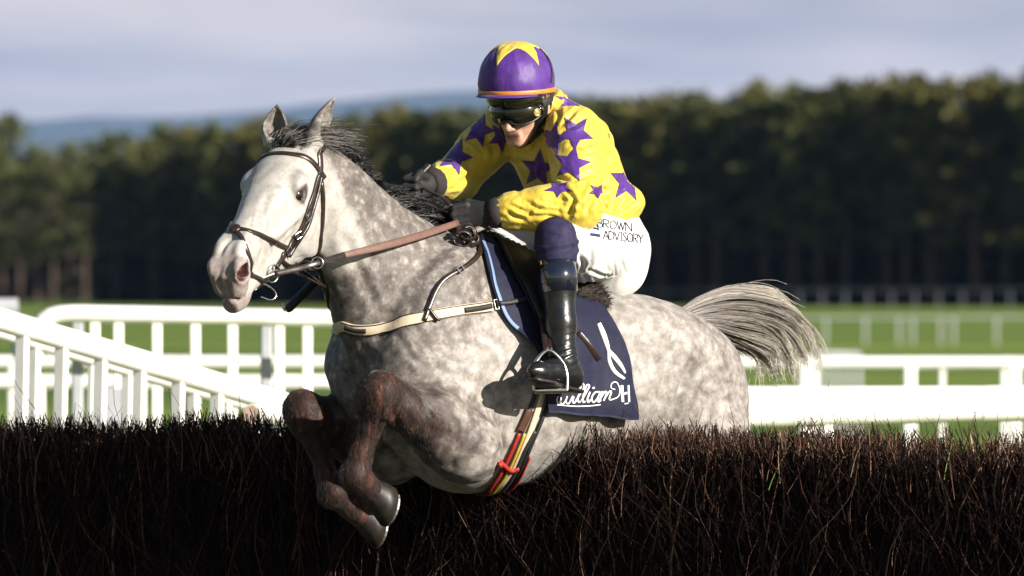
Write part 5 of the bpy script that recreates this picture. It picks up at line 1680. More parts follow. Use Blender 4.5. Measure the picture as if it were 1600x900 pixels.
# gathers at the cuffs and at the back of the sleeves
for pts, seed in (((SH_L, EB_L, WR_L), 1), ((SH_R, EB_R, WR_R), 2)):
    A_, B_ = pts[1], pts[2]
    ax = unit(B_ - A_); t = (v - B_) @ ax
    rad = v - B_ - np.outer(t, ax)
    ang = np.arctan2(rad @ unit(np.cross(ax, (0, 0, 1))), rad @ np.cross(ax, unit(np.cross(ax, (0, 0, 1)))))
    near = (np.linalg.norm(rad, axis=1) < 0.09) * np.exp(-((t + 0.01) / 0.045) ** 2)
    disp += near * 0.0018 * np.sin(ang * 11 + 2 * vnoise(v, 14, seed))
def ridged(P, d, freq, stretch, seed):
    """Long, sharp, uneven cloth wrinkles running across direction d."""
    d = unit(d); e = unit(np.cross(d, (0.3, 0.5, 0.8))); g = np.cross(d, e)
    Q = np.c_[P @ d * freq, P @ e * freq * stretch, P @ g * freq * stretch] + 0.35 * np.c_[vnoise(P, 8, seed + 50), vnoise(P, 8, seed + 51), vnoise(P, 8, seed + 52)]
    return 1 - np.abs(vnoise(Q, 1.0, seed)) * 2.2
rg = ridged(v, (0.5, 0.3, 0.8), 26, 0.30, 71)
disp += 0.0030 * np.clip(rg, -0.4, 1) * sstep(-0.2, 0.4, vnoise(v, 6, 72))
rg = ridged(v, (-0.4, 0.6, 0.6), 38, 0.28, 74)
disp += 0.0016 * np.clip(rg, -0.4, 1)
tq = (v - P_HIP) @ J1; uq = (v - P_HIP) @ J2
disp += np.exp(-((tq - 0.05) / 0.04) ** 2) * 0.0045 * np.clip(ridged(v, (0.3, 0.9, 0.1), 30, 0.35, 76), -0.5, 1)
v = v + n * disp[:, None]
v = smooth_verts(v, f, 1, 0.25)
JV, JQ = v, f
jacket = mesh('jacket', JV, JQ, silk_y, person)
JK_BVH = BVHTree.FromPolygons([Vector(q) for q in JV], JQ.tolist())
def star_geo(cx, cy, r, rot, sx=1.0, sy=1.0, inner=0.46, sub=6, cast=None, lift=0.0016):
    """Five-pointed patch laid on a surface: subdivided triangles pushed onto the cloth."""
    V, F, key = [], [], {}
    def vid(x, y):
        q = (round(x, 4), round(y, 4))
        if q not in key:
            key[q] = len(V)
            V.append(cast(cx + x, cy + y))
        return key[q]
    rim = []
    for k in range(10):
        a = math.radians(rot) + math.pi * k / 5
        rr = r if k % 2 == 0 else r * inner
        rim.append((rr * math.sin(a) * sx, -rr * math.cos(a) * sy))
    for k in range(10):
        A, B = np.array(rim[k]), np.array(rim[(k + 1) % 10])
        for i in range(sub):
            for j in range(sub - i):
                q = lambda i_, j_: tuple((A * i_ + B * j_) / sub)
                a, b, c = q(i, j), q(i + 1, j), q(i, j + 1)
                F.append((vid(*a), vid(*b), vid(*c)))
                if i + j < sub - 1:
                    d = q(i + 1, j + 1)
                    F.append((vid(*b), vid(*d), vid(*c)))
    return np.array(V), F
def cast_on(bvh, flip=False):
    def go(px, py):
        d = Vector(ray_h(px, py)).normalized()
        o = Vector(CAM_IN_H)
        if flip:
            o = o + d * 60; d = -d
        loc, nrm, i, dist = bvh.ray_cast(o, d)
        if loc is None:
            loc, nrm, i, dist = bvh.find_nearest(Vector(CAM_IN_H) + d * 24.0 if not flip else o + d * 36.0)
        return np.array(loc)
    return go
def thick_patch(name, V, F, toward, lift, mat, parent):
    """Give a projected patch a real thickness."""
    par = list(range(len(V)))
    def find(i):
        while par[i] != i:
            par[i] = par[par[i]]; i = par[i]
        return i
    for t in F:
        a, b, c = (find(i) for i in t)
        par[b] = a; par[find(c)] = a
    cnt = {}
    for t in F:
        cnt[find(t[0])] = cnt.get(find(t[0]), 0) + 1
    big = max(cnt, key=cnt.get)
    F = [t for t in F if find(t[0]) == big]
    used = sorted({i for t in F for i in t}); mp = {i: k for k, i in enumerate(used)}
    V = V[used]; F = [tuple(mp[i] for i in t) for t in F]
    top = V + toward * lift
    bot = V - toward * 0.001
    n = len(V)
    edges = {}
    for t in F:
        for a, b in ((t[0], t[1]), (t[1], t[2]), (t[2], t[0])):
            edges[(a, b)] = edges.get((a, b), 0) + 1
    rim = [(a, b) for (a, b) in edges if (b, a) not in edges]
    FF = [tuple(t) for t in F] + [tuple(q + n for q in t[::-1]) for t in F] + [(b, a, a + n, b + n) for a, b in rim]
    return mesh(name, np.vstack([top, bot]), FF, mat, parent)
toward = unit(CAM_IN_H - np.array([-0.1, 0.1, 2.1]))
stars = [(841, 264, 28, 6, 0.95, 1.05), (899, 207, 28, 38, 1.0, 0.95), (893, 256, 28, 12, 1.05, 0.95), (864, 217, 24, 15, 0.9, 1.1), (894, 158, 26, 10, 1.0, 0.6),
         (980, 283, 30, 4, 0.85, 1.05), (968, 207, 13, 20, 0.7, 1.1), (934, 298, 15, 30, 1.0, 0.75), (873, 294, 21, 40, 1.05, 0.62),
         (711, 244, 28, 22, 0.95, 1.0), (748, 203, 27, 20, 0.9, 1.0), (783, 214, 22, 30, 0.9, 1.1), (668, 268, 20, 15, 1.1, 0.7), (806, 287, 22, 25, 0.9, 1.0)]
go = cast_on(JK_BVH)
for cx, cy, r, rot, sx, sy in stars:
    r = r * 1.08
    V, F = star_geo(cx, cy, r, rot, sx, sy, 0.45, 12, go)
    keep = np.linalg.norm(V - np.median(V, 0), axis=1) < r / 500 * 2.6
    F = [t for t in F if all(keep[list(t)]) and max(np.linalg.norm(V[t[a]] - V[t[b]]) for a, b in ((0, 1), (1, 2), (2, 0))) < 0.03]
    thick_patch('star_patch', V, F, toward, 0.0035, silk_p, jacket)
gb = cast_on(JK_BVH, True)
for cx, cy, r, rot in ((930, 200, 26, 10), (880, 250, 28, 30), (830, 220, 26, 0), (960, 270, 28, 20), (790, 250, 22, 15)):
    V, F = star_geo(cx, cy, r, rot, 1, 1, 0.45, 6, gb)
    F = [t[::-1] for t in F if max(np.linalg.norm(V[t[a]] - V[t[b]]) for a, b in ((0, 1), (1, 2), (2, 0))) < 0.03]
    thick_patch('star_patch', V, F, -toward, 0.0022, silk_p, jacket)
# collar
C = spline([P_NECK + J1 * 0.015 + a * J3 + b * J2 for a, b in ((0.0, -0.075), (0.055, -0.055), (0.078, 0.0), (0.055, 0.055), (0, 0.068), (-0.055, 0.055), (-0.078, 0), (-0.055, -0.055), (0, -0.075))], 50)
out = C - (P_NECK + J1 * 0.015); out /= np.linalg.norm(out, axis=1, keepdims=True)
mesh('collar', *ribbon_geo(C, out, 0.045, 0.006), silk_y, jacket)

# ---- breeches
white_br, nt, p = material('white_breeches', (0.80, 0.78, 0.75), 0.6, Sheen_Weight=0.1)
nt.links.new(ramp(nt, noise(nt, 18, 3), [(0.3, (0.54, 0.53, 0.52)), (0.7, (0.62, 0.61, 0.59))]), p.inputs['Base Color'])
bump(nt, p, noise(nt, 40, 3), 0.3, 0.005)
BF = Field((-0.58, -0.44, 1.66), (0.26, 0.46, 2.10), 0.006)
BF.loft(P_HIP, J1, J2, J3, [(-0.12, 0.10, -0.07, 0.10, 0), (-0.06, 0.125, -0.095, 0.150, 0), (0.0, 0.128, -0.105, 0.160, 0), (0.06, 0.118, -0.105, 0.150, 0), (0.09, 0.11, -0.10, 0.14, 0)], p=2.2, k=0.01)
for s, H_, K_ in ((1, HIP_L, KN_L), (-1, HIP_R, KN_R)):
    BF.ell((-0.330, 0.085 * s, 1.865), (0.125, 0.100, 0.122), k=0.05)
    BF.chain([(*H_, 0.108), (*(H_ * .5 + K_ * .5 + [0, 0.01 * s, -0.012]), 0.098), (*(H_ * .2 + K_ * .8), 0.074), (*(H_ * .07 + K_ * .93), 0.064)], k=0.04)
v, f = BF.mesh()
v = smooth_verts(v, f, 2, 0.45)
n = vnormals(v, f)
bb0 = BVHTree.FromPolygons([Vector(q) for q in v], f.tolist())
D = 0.0065
lines = [(c6((950, 380), (970, 480), (935, 610)), 0.009, 0.006), (c6((1010, 380), (1032, 480), (1010, 560)), D, 0.0045), (c6((1060, 370), (1125, 500), (1120, 640)), 0.008, 0.005), (c6((1090, 380), (1155, 520), (1170, 640)), D, 0.0045),
         (c6((1180, 410), (1222, 520), (1258, 630)), D, 0.005), (c6((1240, 420), (1282, 520), (1300, 610)), 0.005, 0.0045), (c6((1370, 410), (1388, 440), (1385, 470)), 0.005, 0.005), (c6((880, 480), (905, 540), (890, 600)), 0.011, 0.007),
         (c6((960, 590), (1060, 632), (1140, 640)), 0.008, 0.006), (c6((900, 610), (930, 660), (990, 700)), 0.007, 0.007), (c6((830, 240), (850, 350), (870, 470)), 0.006, 0.006)]
disp = crease(v, n, bb0, lines) + 0.0022 * np.clip(ridged(v, (0.8, -0.5, 0.2), 30, 0.3, 81), -0.5, 1) + 0.003 * vnoise(v, 10, 22)
v = v + n * disp[:, None]
breeches = mesh('breeches', v, f, white_br, person)
BR_BVH = BVHTree.FromPolygons([Vector(q) for q in v], f.tolist())
ink = plain('black_print', (0.012, 0.012, 0.03), 0.6, 0.2, 40, 0)
k = 280 / 1482
def T6(*q):
    return [(740 + x * k, 310 + y * k) for x, y in q]
# sponsor lettering on the hip, drawn stroke by stroke with serifs
def letter(ch, x, y, w, h, slope=0.07):
    S = {'B': [[(0, 0), (0, 1)], [(0, 0), (.8, .1), (.75, .42), (0, .48)], [(0, .48), (.95, .6), (.85, .95), (0, 1)]],
         'R': [[(0, 0), (0, 1)], [(0, 0), (.85, .1), (.8, .45), (0, .5)], [(.3, .5), (.95, 1)]],
         'O': [[(.5, 0), (.05, .3), (.1, .8), (.5, 1), (.92, .75), (.95, .3), (.5, 0)]],
         'W': [[(0, 0), (.28, 1)], [(.28, 1), (.5, .1)], [(.5, .1), (.74, 1)], [(.74, 1), (1, 0)]],
         'N': [[(0, 0), (0, 1)], [(0, 0), (1, 1)], [(1, 0), (1, 1)]],
         'A': [[(0, 1), (.5, 0)], [(.5, 0), (1, 1)], [(.2, .65), (.8, .65)]],
         'D': [[(0, 0), (0, 1)], [(0, 0), (.8, .15), (.98, .5), (.8, .85), (0, 1)]],
         'V': [[(0, 0), (.5, 1)], [(.5, 1), (1, 0)]],
         'I': [[(.5, 0), (.5, 1)], [(.2, 0), (.8, 0)], [(.2, 1), (.8, 1)]],
         'S': [[(.9, .15), (.5, 0), (.1, .2), (.5, .5), (.9, .78), (.5, 1), (.05, .85)]],
         'Y': [[(0, 0), (.5, .5)], [(1, 0), (.5, .5)], [(.5, .5), (.5, 1)]]}[ch]
    return [(T6(*[(x + a * w, y + b * h + slope * (a * w)) for a, b in st]), 1.5) for st in S]
strokes = []
x, y = 1025, 165
for ch, w in (('B', 42), ('R', 48), ('O', 52), ('W', 62), ('N', 52)):
    strokes += letter(ch, x, y, w, 70, 0.12); y += w * 0.12 + 2; x += w + 7
x, y = 1075, 262
for ch, w in (('A', 42), ('D', 42), ('V', 40), ('I', 22), ('S', 32), ('O', 44), ('R', 40), ('Y', 38)):
    strokes += letter(ch, x, y, w, 72, 0.12); y += w * 0.10 + 1; x += w + 4
decal_strokes('lettering', strokes, BR_BVH, ink, breeches, 0.003, 0.8)
navy_print = plain('navy_print', (0.02, 0.025, 0.10), 0.6, 0.2, 40, 0)
decal_strokes('emblem', [(T6((880, 135), (930, 185), (965, 240)), 5.0), (T6((930, 140), (965, 190), (1000, 235)), 3.2), (T6((960, 235), (1000, 245), (1040, 255)), 3.0),
                         (T6((985, 155), (1015, 190), (1030, 240)), 3.0), (T6((965, 295), (1010, 302), (1048, 308)), 4.5)], BR_BVH, navy_print, breeches, 0.003, 0.8)

# navy knee sections, boots
navy_knit, nt, p = material('navy_stretch', (0.020, 0.018, 0.050), 0.7, Specular_IOR_Level=0.2)
nt.links.new(ramp(nt, noise(nt, 50, 4), [(0.3, (0.013, 0.011, 0.034)), (0.7, (0.026, 0.023, 0.062))]), p.inputs['Base Color'])
bump(nt, p, noise(nt, 26, 3, 0.5, (0.6, 0.6, 2.2)), 0.5, 0.006)
boot_m, nt, p = material('black_boot_leather', (0.008, 0.008, 0.009), 0.30, Specular_IOR_Level=0.4, Coat_Weight=0.12, Coat_Roughness=0.12)
bump(nt, p, noise(nt, 22, 3, 0.5, (1, 1, 1.6)), 0.35, 0.006)
patent, nt, p = material('dark_patent_band', (0.006, 0.007, 0.014), 0.12, Specular_IOR_Level=0.6, Coat_Weight=1.0, Coat_Roughness=0.05)
nt.links.new(ramp(nt, noise(nt, 8, 2), [(0.3, (0.005, 0.006, 0.012)), (0.7, (0.010, 0.012, 0.022))]), p.inputs['Base Color'])
sole_m = plain('boot_sole', (0.012, 0.010, 0.010), 0.5, 0.3, 40)
def make_leg(s, K_, A_, H_, T_, Hip):
    lo = np.minimum.reduce([K_, A_, H_, T_]) - 0.16; hi = np.maximum.reduce([K_, A_, H_, T_]) + 0.16
    d = unit(A_ - K_)
    top = K_ + d * 0.080
    nf = Field(lo, hi, 0.0055)
    inn = unit(Hip - K_)
    nf.chain([(*(K_ + inn * 0.030), 0.062), (*(K_ - d * 0.002), 0.059), (*(K_ + d * 0.045), 0.0555), (*(K_ + d * 0.11), 0.048)], k=0.03)
    v, f = nf.mesh()
    n = vnormals(v, f)
    tz = (v - K_) @ d
    v = v + n * (0.0045 * np.clip(ridged(v, d + 0.3 * inn, 34, 0.3, 83), -0.4, 1) * sstep(-0.07, 0.0, tz) + 0.002 * vnoise(v, 16, 32))[:, None]
    mesh('knee_section', v, f, navy_knit, person)
    b = Field(lo, hi, 0.0055)
    mid = K_ * .62 + A_ * .38
    b.chain([(*top, 0.056), (*mid, 0.055), (*(K_ * .3 + A_ * .7), 0.047), (*A_, 0.042), (*(A_ * .4 + H_ * .6), 0.042)], k=0.02)
    toe = unit(T_ - H_)
    b.chain([(*(H_ - toe * 0.005 + d * 0.0), 0.034), (*(H_ * .5 + T_ * .5 - d * 0.010), 0.034), (*(T_ - toe * 0.02), 0.027), (*(T_ + toe * 0.014), 0.016)], k=0.03)
    # flatten the sole, open the top
    b.loft(H_ + d * 0.062, toe, -d, np.cross(toe, -d), [(-0.2, 0.03, -0.2, 0.2, -0.05), (0.4, 0.03, -0.2, 0.2, -0.05)], p=6, k=0.01, op='sub')
    b.loft(top - d * 0.06, unit(np.cross(d, (0, 1, 0))), -d, unit(np.cross(d, np.cross(d, (0, 1, 0)))), [(-0.2, 0.2, -0.055, 0.2, 0.05), (0.2, 0.2, -0.055, 0.2, 0.05)], p=8, k=0.006, op='sub')
    v, f = b.mesh()
    v = smooth_verts(v, f, 2, 0.4)
    n = vnormals(v, f)
    ta = (v - A_) @ d
    v = v + n * (0.004 * (1 - np.abs(np.sin((ta + 0.015 * vnoise(v, 12, 33)) * 150))) * np.exp(-((ta + 0.015) / 0.045) ** 2) + 0.0015 * vnoise(v, 14, 34))[:, None]
    bt = mesh('boot', v, f, boot_m, person)
    # patent garter band at the boot top
    V, F, N_ = [], [], 32
    u = unit(np.cross(d, (0, 1, 0))); w = np.cross(d, u)
    for q, r in ((0.0, 0.0590), (0.0, 0.0610), (0.05, 0.0605), (0.098, 0.0595), (0.098, 0.0560)):
        for kk in range(N_):
            a = 2 * math.pi * kk / N_
            V.append(top + d * (q - 0.006) + r * (math.cos(a) * u + math.sin(a) * w))
    for i in range(4):
        F += [(i * N_ + kk, i * N_ + (kk + 1) % N_, (i + 1) * N_ + (kk + 1) % N_, (i + 1) * N_ + kk) for kk in range(N_)]
    bd = mesh('garter', V, F, patent, bt)
    sv = [H_ + d * 0.034 - toe * 0.03, H_ + d * 0.034 + toe * 0.03, H_ * .5 + T_ * .5 + d * 0.03, T_ + d * 0.026, T_ + d * 0.020 + toe * 0.016]
    C = spline(sv, 24)
    mesh('sole', *ribbon_geo(C, np.broadcast_to(d, C.shape).copy(), np.interp(np.linspace(0, 1, 24), [0, .2, .45, .75, .95, 1], [.05, .062, .056, .074, .05, .03]), 0.010), sole_m, bt)
    return d, toe
dL, toeL = make_leg(1, KN_L, AN_L, HE_L, TO_L, HIP_L)
make_leg(-1, KN_R, AN_R, HE_R, TO_R, HIP_R)

# ---- gloves with five fingers closed on the reins
glove_m = plain('black_knit_glove', (0.010, 0.009, 0.010), 0.7, 0.4, 60, 0.5, 0.003)
cuff_m = plain('black_ribbed_cuff', (0.018, 0.013, 0.014), 0.85, 0.3, 80, 0.5, 0.003)
def make_glove(W_, H_, s):
    ax = unit(H_ - W_)                                   # along the hand
    out = unit(np.array([0.1, s, 0.15]) - ax * (np.array([0.1, s, 0.15]) @ ax))   # back of the hand
    up = np.cross(ax, out) * s                           # thumb side
    if up[2] < 0:
        up = -up
    g = Field(np.minimum(W_, H_) - 0.12, np.maximum(W_, H_) + 0.12, 0.004)
    K = H_ + ax * 0.015
    g.chain([(*W_, 0.034), (*(W_ * .6 + H_ * .4), 0.031)], k=0.02)
    g.ell(H_ * .8 + W_ * .2, (0.052, 0.024, 0.042), (ax, out, up), k=0.025)
    for i, (o, ln) in enumerate(((0.033, 0.98), (0.011, 1.08), (-0.011, 1.0), (-0.032, 0.82))):
        a = K + up * o * 1.05 + out * 0.008
        b_ = a + ax * 0.040 * ln - up * 0.004
        c_ = b_ - out * 0.034 * ln - ax * 0.006
        e_ = c_ - ax * 0.032 * ln + out * 0.006
        g.chain([(*a, 0.0125), (*b_, 0.0115), (*c_, 0.0108), (*e_, 0.0095)], k=0.004)
    a = H_ + up * 0.030 - ax * 0.02 - out * 0.012
    g.chain([(*a, 0.016), (*(a + ax * 0.032 + up * 0.016 - out * 0.006), 0.0125), (*(a + ax * 0.062 + up * 0.010 - out * 0.014), 0.0110)], k=0.006)
    v, f = g.mesh()
    gl_ = mesh('glove', smooth_verts(v, f, 1, 0.4), f, glove_m, person)
    V, F, N_ = [], [], 28
    d = unit(W_ - H_)
    for q, r in ((-0.034, 0.034), (-0.032, 0.042), (-0.014, 0.046), (0.004, 0.048), (0.009, 0.036)):
        for kk in range(N_):
            a = 2 * math.pi * kk / N_
            rr = r + 0.0012 * (kk % 2)
            V.append(W_ + d * q + rr * (math.cos(a) * out + math.sin(a) * up))
    for i in range(4):
        F += [(i * N_ + kk, i * N_ + (kk + 1) % N_, (i + 1) * N_ + (kk + 1) % N_, (i + 1) * N_ + kk) for kk in range(N_)]
    mesh('cuff', V, F, cuff_m, gl_)
    return ax, out, up
make_glove(WR_L, HA_L, 1)
make_glove(WR_R, HA_R, -1)
watch = mesh('wrist_button', *sphere_geo(WR_R + [0.0, 0.040, 0.012], (0.014, 0.005, 0.014), (np.array([1., 0, 0]), unit(CAM_IN_H), np.array([0, 0, 1.])), 16, 8), steel, person)

# ---- helmet with silk cover
HL = hp(807, 126, 0.025)
t_th, t_roll = R(6), R(-1)
K1 = np.array([math.cos(t_th) * math.cos(f_yaw), math.cos(t_th) * math.sin(f_yaw), -math.sin(t_th)])
K3 = np.array([-math.sin(f_yaw), math.cos(f_yaw), 0]); K2 = np.cross(K1, K3)
K3 = K3 * math.cos(t_roll) + K2 * math.sin(t_roll); K2 = np.cross(K1, K3)
KA = (K1, K2, K3)
BRIM = -0.034
hf = Field(HL - 0.19, HL + 0.19, 0.0045)
hf.ell(HL, (0.136, 0.120, 0.117), KA, k=0.0)
hf.ell(HL + K2 * -0.03, (0.120, 0.105, 0.102), KA, k=0.006, op='sub')
hf.loft(HL - K1 * 0.3 + K2 * (BRIM + 0.002), K1, K2, K3, [(0.0, -0.012, -0.4, 0.4, -0.2), (0.6, -0.012, -0.4, 0.4, -0.2)], p=10, k=0.004, op='sub')
v, f = hf.mesh()
v = smooth_verts(v, f, 2, 0.4)
n = vnormals(v, f)
L = (v - HL) @ np.array(KA).T
az = np.arctan2(L[:, 2], L[:, 0])
puck = 0.0035 * (1 - np.abs(np.sin(az * 7 + 0.8 * vnoise(v, 12, 41)))) * sstep(0.02, 0.10, L[:, 1]) + 0.0018 * vnoise(v, 22, 42) + 0.0010 * vnoise(v, 45, 43)
v = v + n * puck[:, None]
helmet = mesh('helmet', v, f, silk_p, person)
HL_BVH = BVHTree.FromPolygons([Vector(q) for q in v], f.tolist())
# yellow star over the crown: wrapped with its centre at the top
def crown_star(center_dir, ang_r, rot, inner=0.45, sub=9):
    c = unit(center_dir); e1 = unit(np.cross(c, K3)); e2 = np.cross(c, e1)
    V, F, key = [], [], {}
    rim = []
    for kk in range(10):
        a = math.radians(rot) + math.pi * kk / 5
        rr = ang_r if kk % 2 == 0 else ang_r * inner
        rim.append((rr * math.sin(a), rr * math.cos(a)))
    def vid(x, y):
        q = (round(x, 4), round(y, 4))
        if q not in key:
            key[q] = len(V)
            th = math.hypot(x, y) + 1e-9
            d = c * math.cos(th) + (e1 * x + e2 * y) / th * math.sin(th)
            loc = HL_BVH.ray_cast(Vector(HL + d * 0.3), Vector(-d))[0]
            V.append(np.array(loc) + d * 0.0018 if loc is not None else HL + d * 0.122)
        return key[q]
    for kk in range(10):
        A, B = np.array(rim[kk]), np.array(rim[(kk + 1) % 10])
        for i in range(sub):
            for j in range(sub - i):
                q = lambda i_, j_: tuple((A * i_ + B * j_) / sub)
                F.append((vid(*q(i, j)), vid(*q(i + 1, j)), vid(*q(i, j + 1))))
                if i + j < sub - 1:
                    F.append((vid(*q(i + 1, j)), vid(*q(i + 1, j + 1)), vid(*q(i, j + 1))))
    return np.array(V), F
V, F = crown_star(K2 * 1.0 + K1 * 0.06 + K3 * 0.02, 1.10, -14)
N_ = len(V)
edges = {}
for t in F:
    for a, b in ((t[0], t[1]), (t[1], t[2]), (t[2], t[0])):
        edges[(a, b)] = 1
inn = HL + (V - HL) * 0.985
FF = [tuple(t) for t in F] + [tuple(q + N_ for q in t[::-1]) for t in F] + [(b, a, a + N_, b + N_) for a, b in edges if (b, a) not in edges]
mesh('star_patch', np.vstack([V, inn]), FF, silk_y, helmet)
# orange band, peak and elastic
orange = plain('orange_band', (0.50, 0.17, 0.02), 0.5, 0.12, 40)
def brim_curve(h, grow=1.0, a0=-math.pi, a1=math.pi, n=60):
    a = np.linspace(a0, a1, n)
    sc_ = math.sqrt(max(0, 1 - (h / 0.120) ** 2)) * grow
    return HL + h * K2 + np.outer(0.136 * sc_ * np.cos(a), K1) + np.outer(0.117 * sc_ * np.sin(a), K3), np.outer(np.cos(a), K1) + np.outer(np.sin(a), K3)
C, Nn = brim_curve(BRIM + 0.004, 1.004)
mesh('hat_band', *ribbon_geo(C, Nn, 0.014, 0.004), orange, helmet)
V, F = [], []
a = np.linspace(-1.15, 1.15, 24)
for i, (e, dz) in enumerate(((0.98, -0.018), (1.10, -0.024), (1.22, -0.032), (1.225, -0.037), (1.10, -0.030), (0.98, -0.024))):
    for q in a:
        fall = math.cos(q / 1.15 * math.pi / 2) ** 0.6
        ee = 0.98 + (e - 0.98) * fall
        V.append(HL + K2 * (BRIM + 0.013 + dz * 0.6) + K1 * 0.130 * ee * math.cos(q) + K3 * 0.112 * ee * math.sin(q))
for i in range(5):
    F += [(i * 24 + j, i * 24 + j + 1, (i + 1) * 24 + j + 1, (i + 1) * 24 + j) for j in range(23)]
mesh('peak', V, F, silk_p, helmet)
b = MB()
b.tube(np.array([HL + 0.1235 * (math.cos(q) * unit(K2 * 0.9 + K1 * -0.35)) * 1.0 + 0.1235 * math.sin(q) * K3 for q in np.linspace(0.55, 1.62, 20)]), 0.0022, 6)
b.build('elastic', black_cloth, helmet)

# ---- goggles, straps
lens_m, nt, p = material('dark_goggle_lens', (0.004, 0.004, 0.004), 0.10, Specular_IOR_Level=0.45, Coat_Weight=0.3, Coat_Roughness=0.03)
nt.links.new(ramp(nt, noise(nt, 9, 2), [(0.4, (0.003, 0.003, 0.003)), (0.7, (0.012, 0.011, 0.006))]), p.inputs['Base Color'])
frame_m = plain('black_goggle_frame', (0.008, 0.008, 0.008), 0.4, 0.3, 40)
goggles = empty('goggles_parts') if False else None
V, F = [], []
nu_, nv_ = 30, 10
for j in range(nv_):
    q = j / (nv_ - 1)
    for i in range(nu_):
        a = -1.22 + 2.44 * i / (nu_ - 1)
        nosecut = 0.016 * math.exp(-(a / 0.22) ** 2)
        u0, u1 = -0.046 + nosecut, 0.016
        u_ = u1 + (u0 - u1) * q
        taper = 1 - 0.55 * (abs(a) / 1.22) ** 4
        u_ = -0.014 + (u_ + 0.014) * taper
        rr = 0.112 + 0.010 * math.sin(q * math.pi)
        V.append(fh(rr * math.cos(a) * 1.02 + 0.002, u_, rr * 0.80 * math.sin(a)))
F = grid_faces(nu_, nv_)
V = np.array(V); cen = fh(0, 0, 0)
V2 = cen + (V - cen) * 0.94
idx = np.arange(nu_ * nv_).reshape(nv_, nu_)
rim = np.r_[idx[0, :], idx[1:, -1], idx[-1, -2::-1], idx[-2:0:-1, 0]]
goggles = mesh('goggles', np.vstack([V, V2]), np.vstack([F, F[:, ::-1] + len(V), np.c_[rim, np.roll(rim, -1), np.roll(rim, -1) + len(V), rim + len(V)]]), lens_m, person)
b = MB(); b.tube(np.vstack([V[rim], V[rim[:1]]]), 0.0042, 6, cap=False)
b.build('goggle_frame', frame_m, goggles)
gold = plain('gold_clip', (0.55, 0.40, 0.12), 0.3, 0.15, 40, Metallic=0.7)
cc = fh(0.070, -0.014, 0.083)
nn_ = unit(F3 * 0.85 + F1 * 0.5)
mesh('vent_ring', *ring_geo(cc, 0.0105, 0.003, nn_, 20, 8), gold, goggles)
mesh('vent_disc', *sphere_geo(cc, (0.0095, 0.0095, 0.003), (unit(np.cross(nn_, F2)), F2, nn_), 14, 6), plain('vent_disc', (0.28, 0.24, 0.10), 0.4), goggles)
# second pair pushed up under the peak
C = np.array([fh(0.117 * math.cos(q) * 1.03, 0.030 - 0.004 * abs(q), 0.097 * math.sin(q)) for q in np.linspace(-1.2, 1.2, 26)])
mesh('spare_lens', *ribbon_geo(C, C - fh(0, 0.02, 0), 0.032, 0.006), lens_m, goggles)
C = np.array([fh(0.1 * math.cos(q), 0.004 + 0.012 * (q > 1.7), 0.098 * math.sin(q)) for q in np.linspace(1.15, 2.6, 18)])
mesh('goggle_strap', *ribbon_geo(C, C - fh(0, 0, 0), 0.024, 0.004), black_cloth, goggles)
for s in (1, -1):
    C = spline([fh(0.030, 0.020, 0.088 * s), fh(0.034, -0.03, 0.080 * s), fh(0.036, -0.075, 0.064 * s), fh(0.050, -0.115, 0.040 * s), fh(0.055, -0.136, 0.0)], 22)
    mesh('chin_strap', *ribbon_geo(C, C - fh(0, -0.03, 0), 0.020, 0.005), black_cloth, helmet)
    C = spline([fh(-0.050, 0.010, 0.084 * s), fh(-0.030, -0.05, 0.074 * s), fh(0.010, -0.09, 0.066 * s), fh(0.040, -0.105, 0.052 * s)], 18)
    mesh('chin_strap', *ribbon_geo(C, C - fh(0, -0.03, 0), 0.016, 0.005), black_cloth, helmet)
    C = spline([fh(0.024, 0.010, 0.087 * s), fh(0.027, -0.03, 0.082 * s), fh(0.030, -0.068, 0.069 * s)], 14)
    mesh('ear_pad', *ribbon_geo(C, C - fh(0, -0.03, 0), 0.028, 0.010), frame_m, helmet)

# ------------------------------------------------------------------ things held or hanging
# stirrup and leather
st = worn('stirrup', 'polished steel stirrup iron round the jockey\'s near boot', 'stirrup')
mid = HE_L * .40 + TO_L * .60 + dL * 0.01
up_ = -dL; side_ = unit(np.cross(toeL, up_)); side_ = unit(side_ * 0.72 + toeL * 0.70 * np.sign((side_ @ CAM_IN_H) * -(toeL @ CAM_IN_H)))
loop = [mid + side_ * a + up_ * b for a, b in ((-0.050, -0.040), (-0.053, 0.01), (-0.040, 0.05), (0.0, 0.085), (0.040, 0.05), (0.053, 0.01), (0.050, -0.040))]
b = MB(); b.tube(spline(loop, 30), 0.0062, 8); b.build('arch', steel, st)
b = MB(); b.tube([loop[0], loop[-1]], 0.009, 8); b.build('tread', steel, st)
sl_ = worn('stirrup_leather', 'black stirrup leather hanging in front of the jockey\'s near leg', 'strap')
top_ = hit(846, 398, H_BVH) + unit(CAM_IN_H) * 0.05
C = [top_, top_ * .5 + loop[3] * .5 + unit(CAM_IN_H) * 0.01, loop[3]]
for dx in (-0.006, 0.008):
    free_strap('strap', [q + np.array([dx, 0, 0]) for q in C], 0.016, leather, sl_, CAM_IN_H, 0.004)

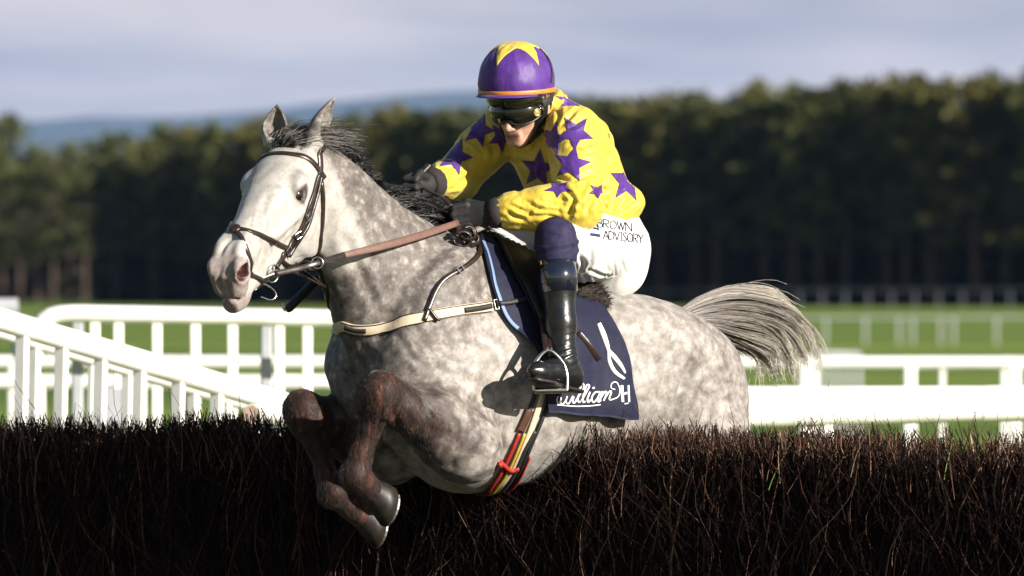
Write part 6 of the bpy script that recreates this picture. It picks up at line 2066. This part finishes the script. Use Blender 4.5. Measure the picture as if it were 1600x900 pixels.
# reins
reins = worn('reins', 'brown rubber covered reins running from the bit to the jockey\'s hands', 'reins')
ringp = hp(496, 411, 0.20)
hand = HA_L + np.array([0.035, 0.0, -0.02])
r0 = bit_c + G3 * 0.004
A_ = spline([r0, hp(466, 420, r0[1] * 0.5 + 0.105), ringp, hp(538, 398, 0.175)], 24)
mesh('rein_leather', *ribbon_geo(A_, np.broadcast_to(unit(CAM_IN_H), A_.shape).copy(), 0.018, 0.004), leather, reins)
A_ = spline([hp(536, 399, 0.175), hp(600, 384, 0.165), hp(660, 367, 0.140), hp(716, 348, 0.115)], 30)
mesh('rein_grip', *ribbon_geo(A_, np.broadcast_to(unit(CAM_IN_H), A_.shape).copy(), np.interp(np.linspace(0, 1, 30), [0, .3, .7, 1], [.019, .024, .023, .020]), 0.004), brown_rein, reins)
mesh('rein_ring', *ring_geo(ringp, 0.017, 0.0025, CAM_IN_H), steel, reins)
A_ = spline([hd(0.475, -0.135, -0.06), np.array([0.95, -0.16, 1.98]), np.array([0.62, -0.17, 2.06]), HA_R + [0.03, 0, -0.01]], 40)
mesh('rein_grip', *ribbon_geo(A_, np.broadcast_to(np.array([0, -1.0, 0]), A_.shape).copy(), 0.024, 0.005), brown_rein, reins)
A_ = spline([HA_R + [0.0, 0.02, 0.0], hp(672, 300, -0.04), hp(690, 308, 0.03), hp(706, 322, 0.09)], 20)
mesh('bridge', *ribbon_geo(A_, np.broadcast_to(np.array([0, 0, 1.0]), A_.shape).copy(), 0.018, 0.004), leather, reins)
for px, py, r, yy in ((722, 373, 0.026, 0.13), (731, 366, 0.022, 0.14), (738, 377, 0.018, 0.13)):
    c = hp(px, py, yy)
    nn_ = unit(CAM_IN_H + RNG.normal(0, 8, 3))
    u = unit(np.cross(nn_, (0, 0, 1))); w = np.cross(nn_, u)
    A_ = np.array([c + r * (math.cos(q) * u + math.sin(q) * w * 0.9) + nn_ * 0.004 * q for q in np.linspace(0, 5.6, 26)])
    rad = A_ - c
    mesh('loop', *ribbon_geo(A_, rad, 0.017, 0.004), leather, reins)
free_strap('tail_end', [hp(738, 362, 0.14), hp(752, 356, 0.14), hp(758, 352, 0.14)], 0.018, plain('worn_leather', (0.10, 0.075, 0.06), 0.5), reins, CAM_IN_H, 0.004, 10)
# whip on the far side of the neck
whip = worn('whip', 'black padded whip held along the far side of the horse\'s neck', 'whip')
a, b_ = HA_R + np.array([0.02, -0.02, 0.0]), hp(448, 485, -0.20)
d = unit(b_ - a)
m = MB(); m.tube([a - d * 0.10, a, b_ - d * 0.16], [0.010, 0.009, 0.007], 10); m.build('shaft', leather, whip)
m = MB(); m.tube([b_ - d * 0.19, b_ - d * 0.17, b_ - d * 0.01, b_], [0.008, 0.014, 0.014, 0.010], 10); m.build('pad', black_cloth, whip)
m = MB(); m.tube(spline([b_ + d * 0.002, b_ + [0.012, 0, 0.004], b_ + [0.016, 0, 0.022]], 8), 0.0035, 6); m.build('flap', white_print, whip)
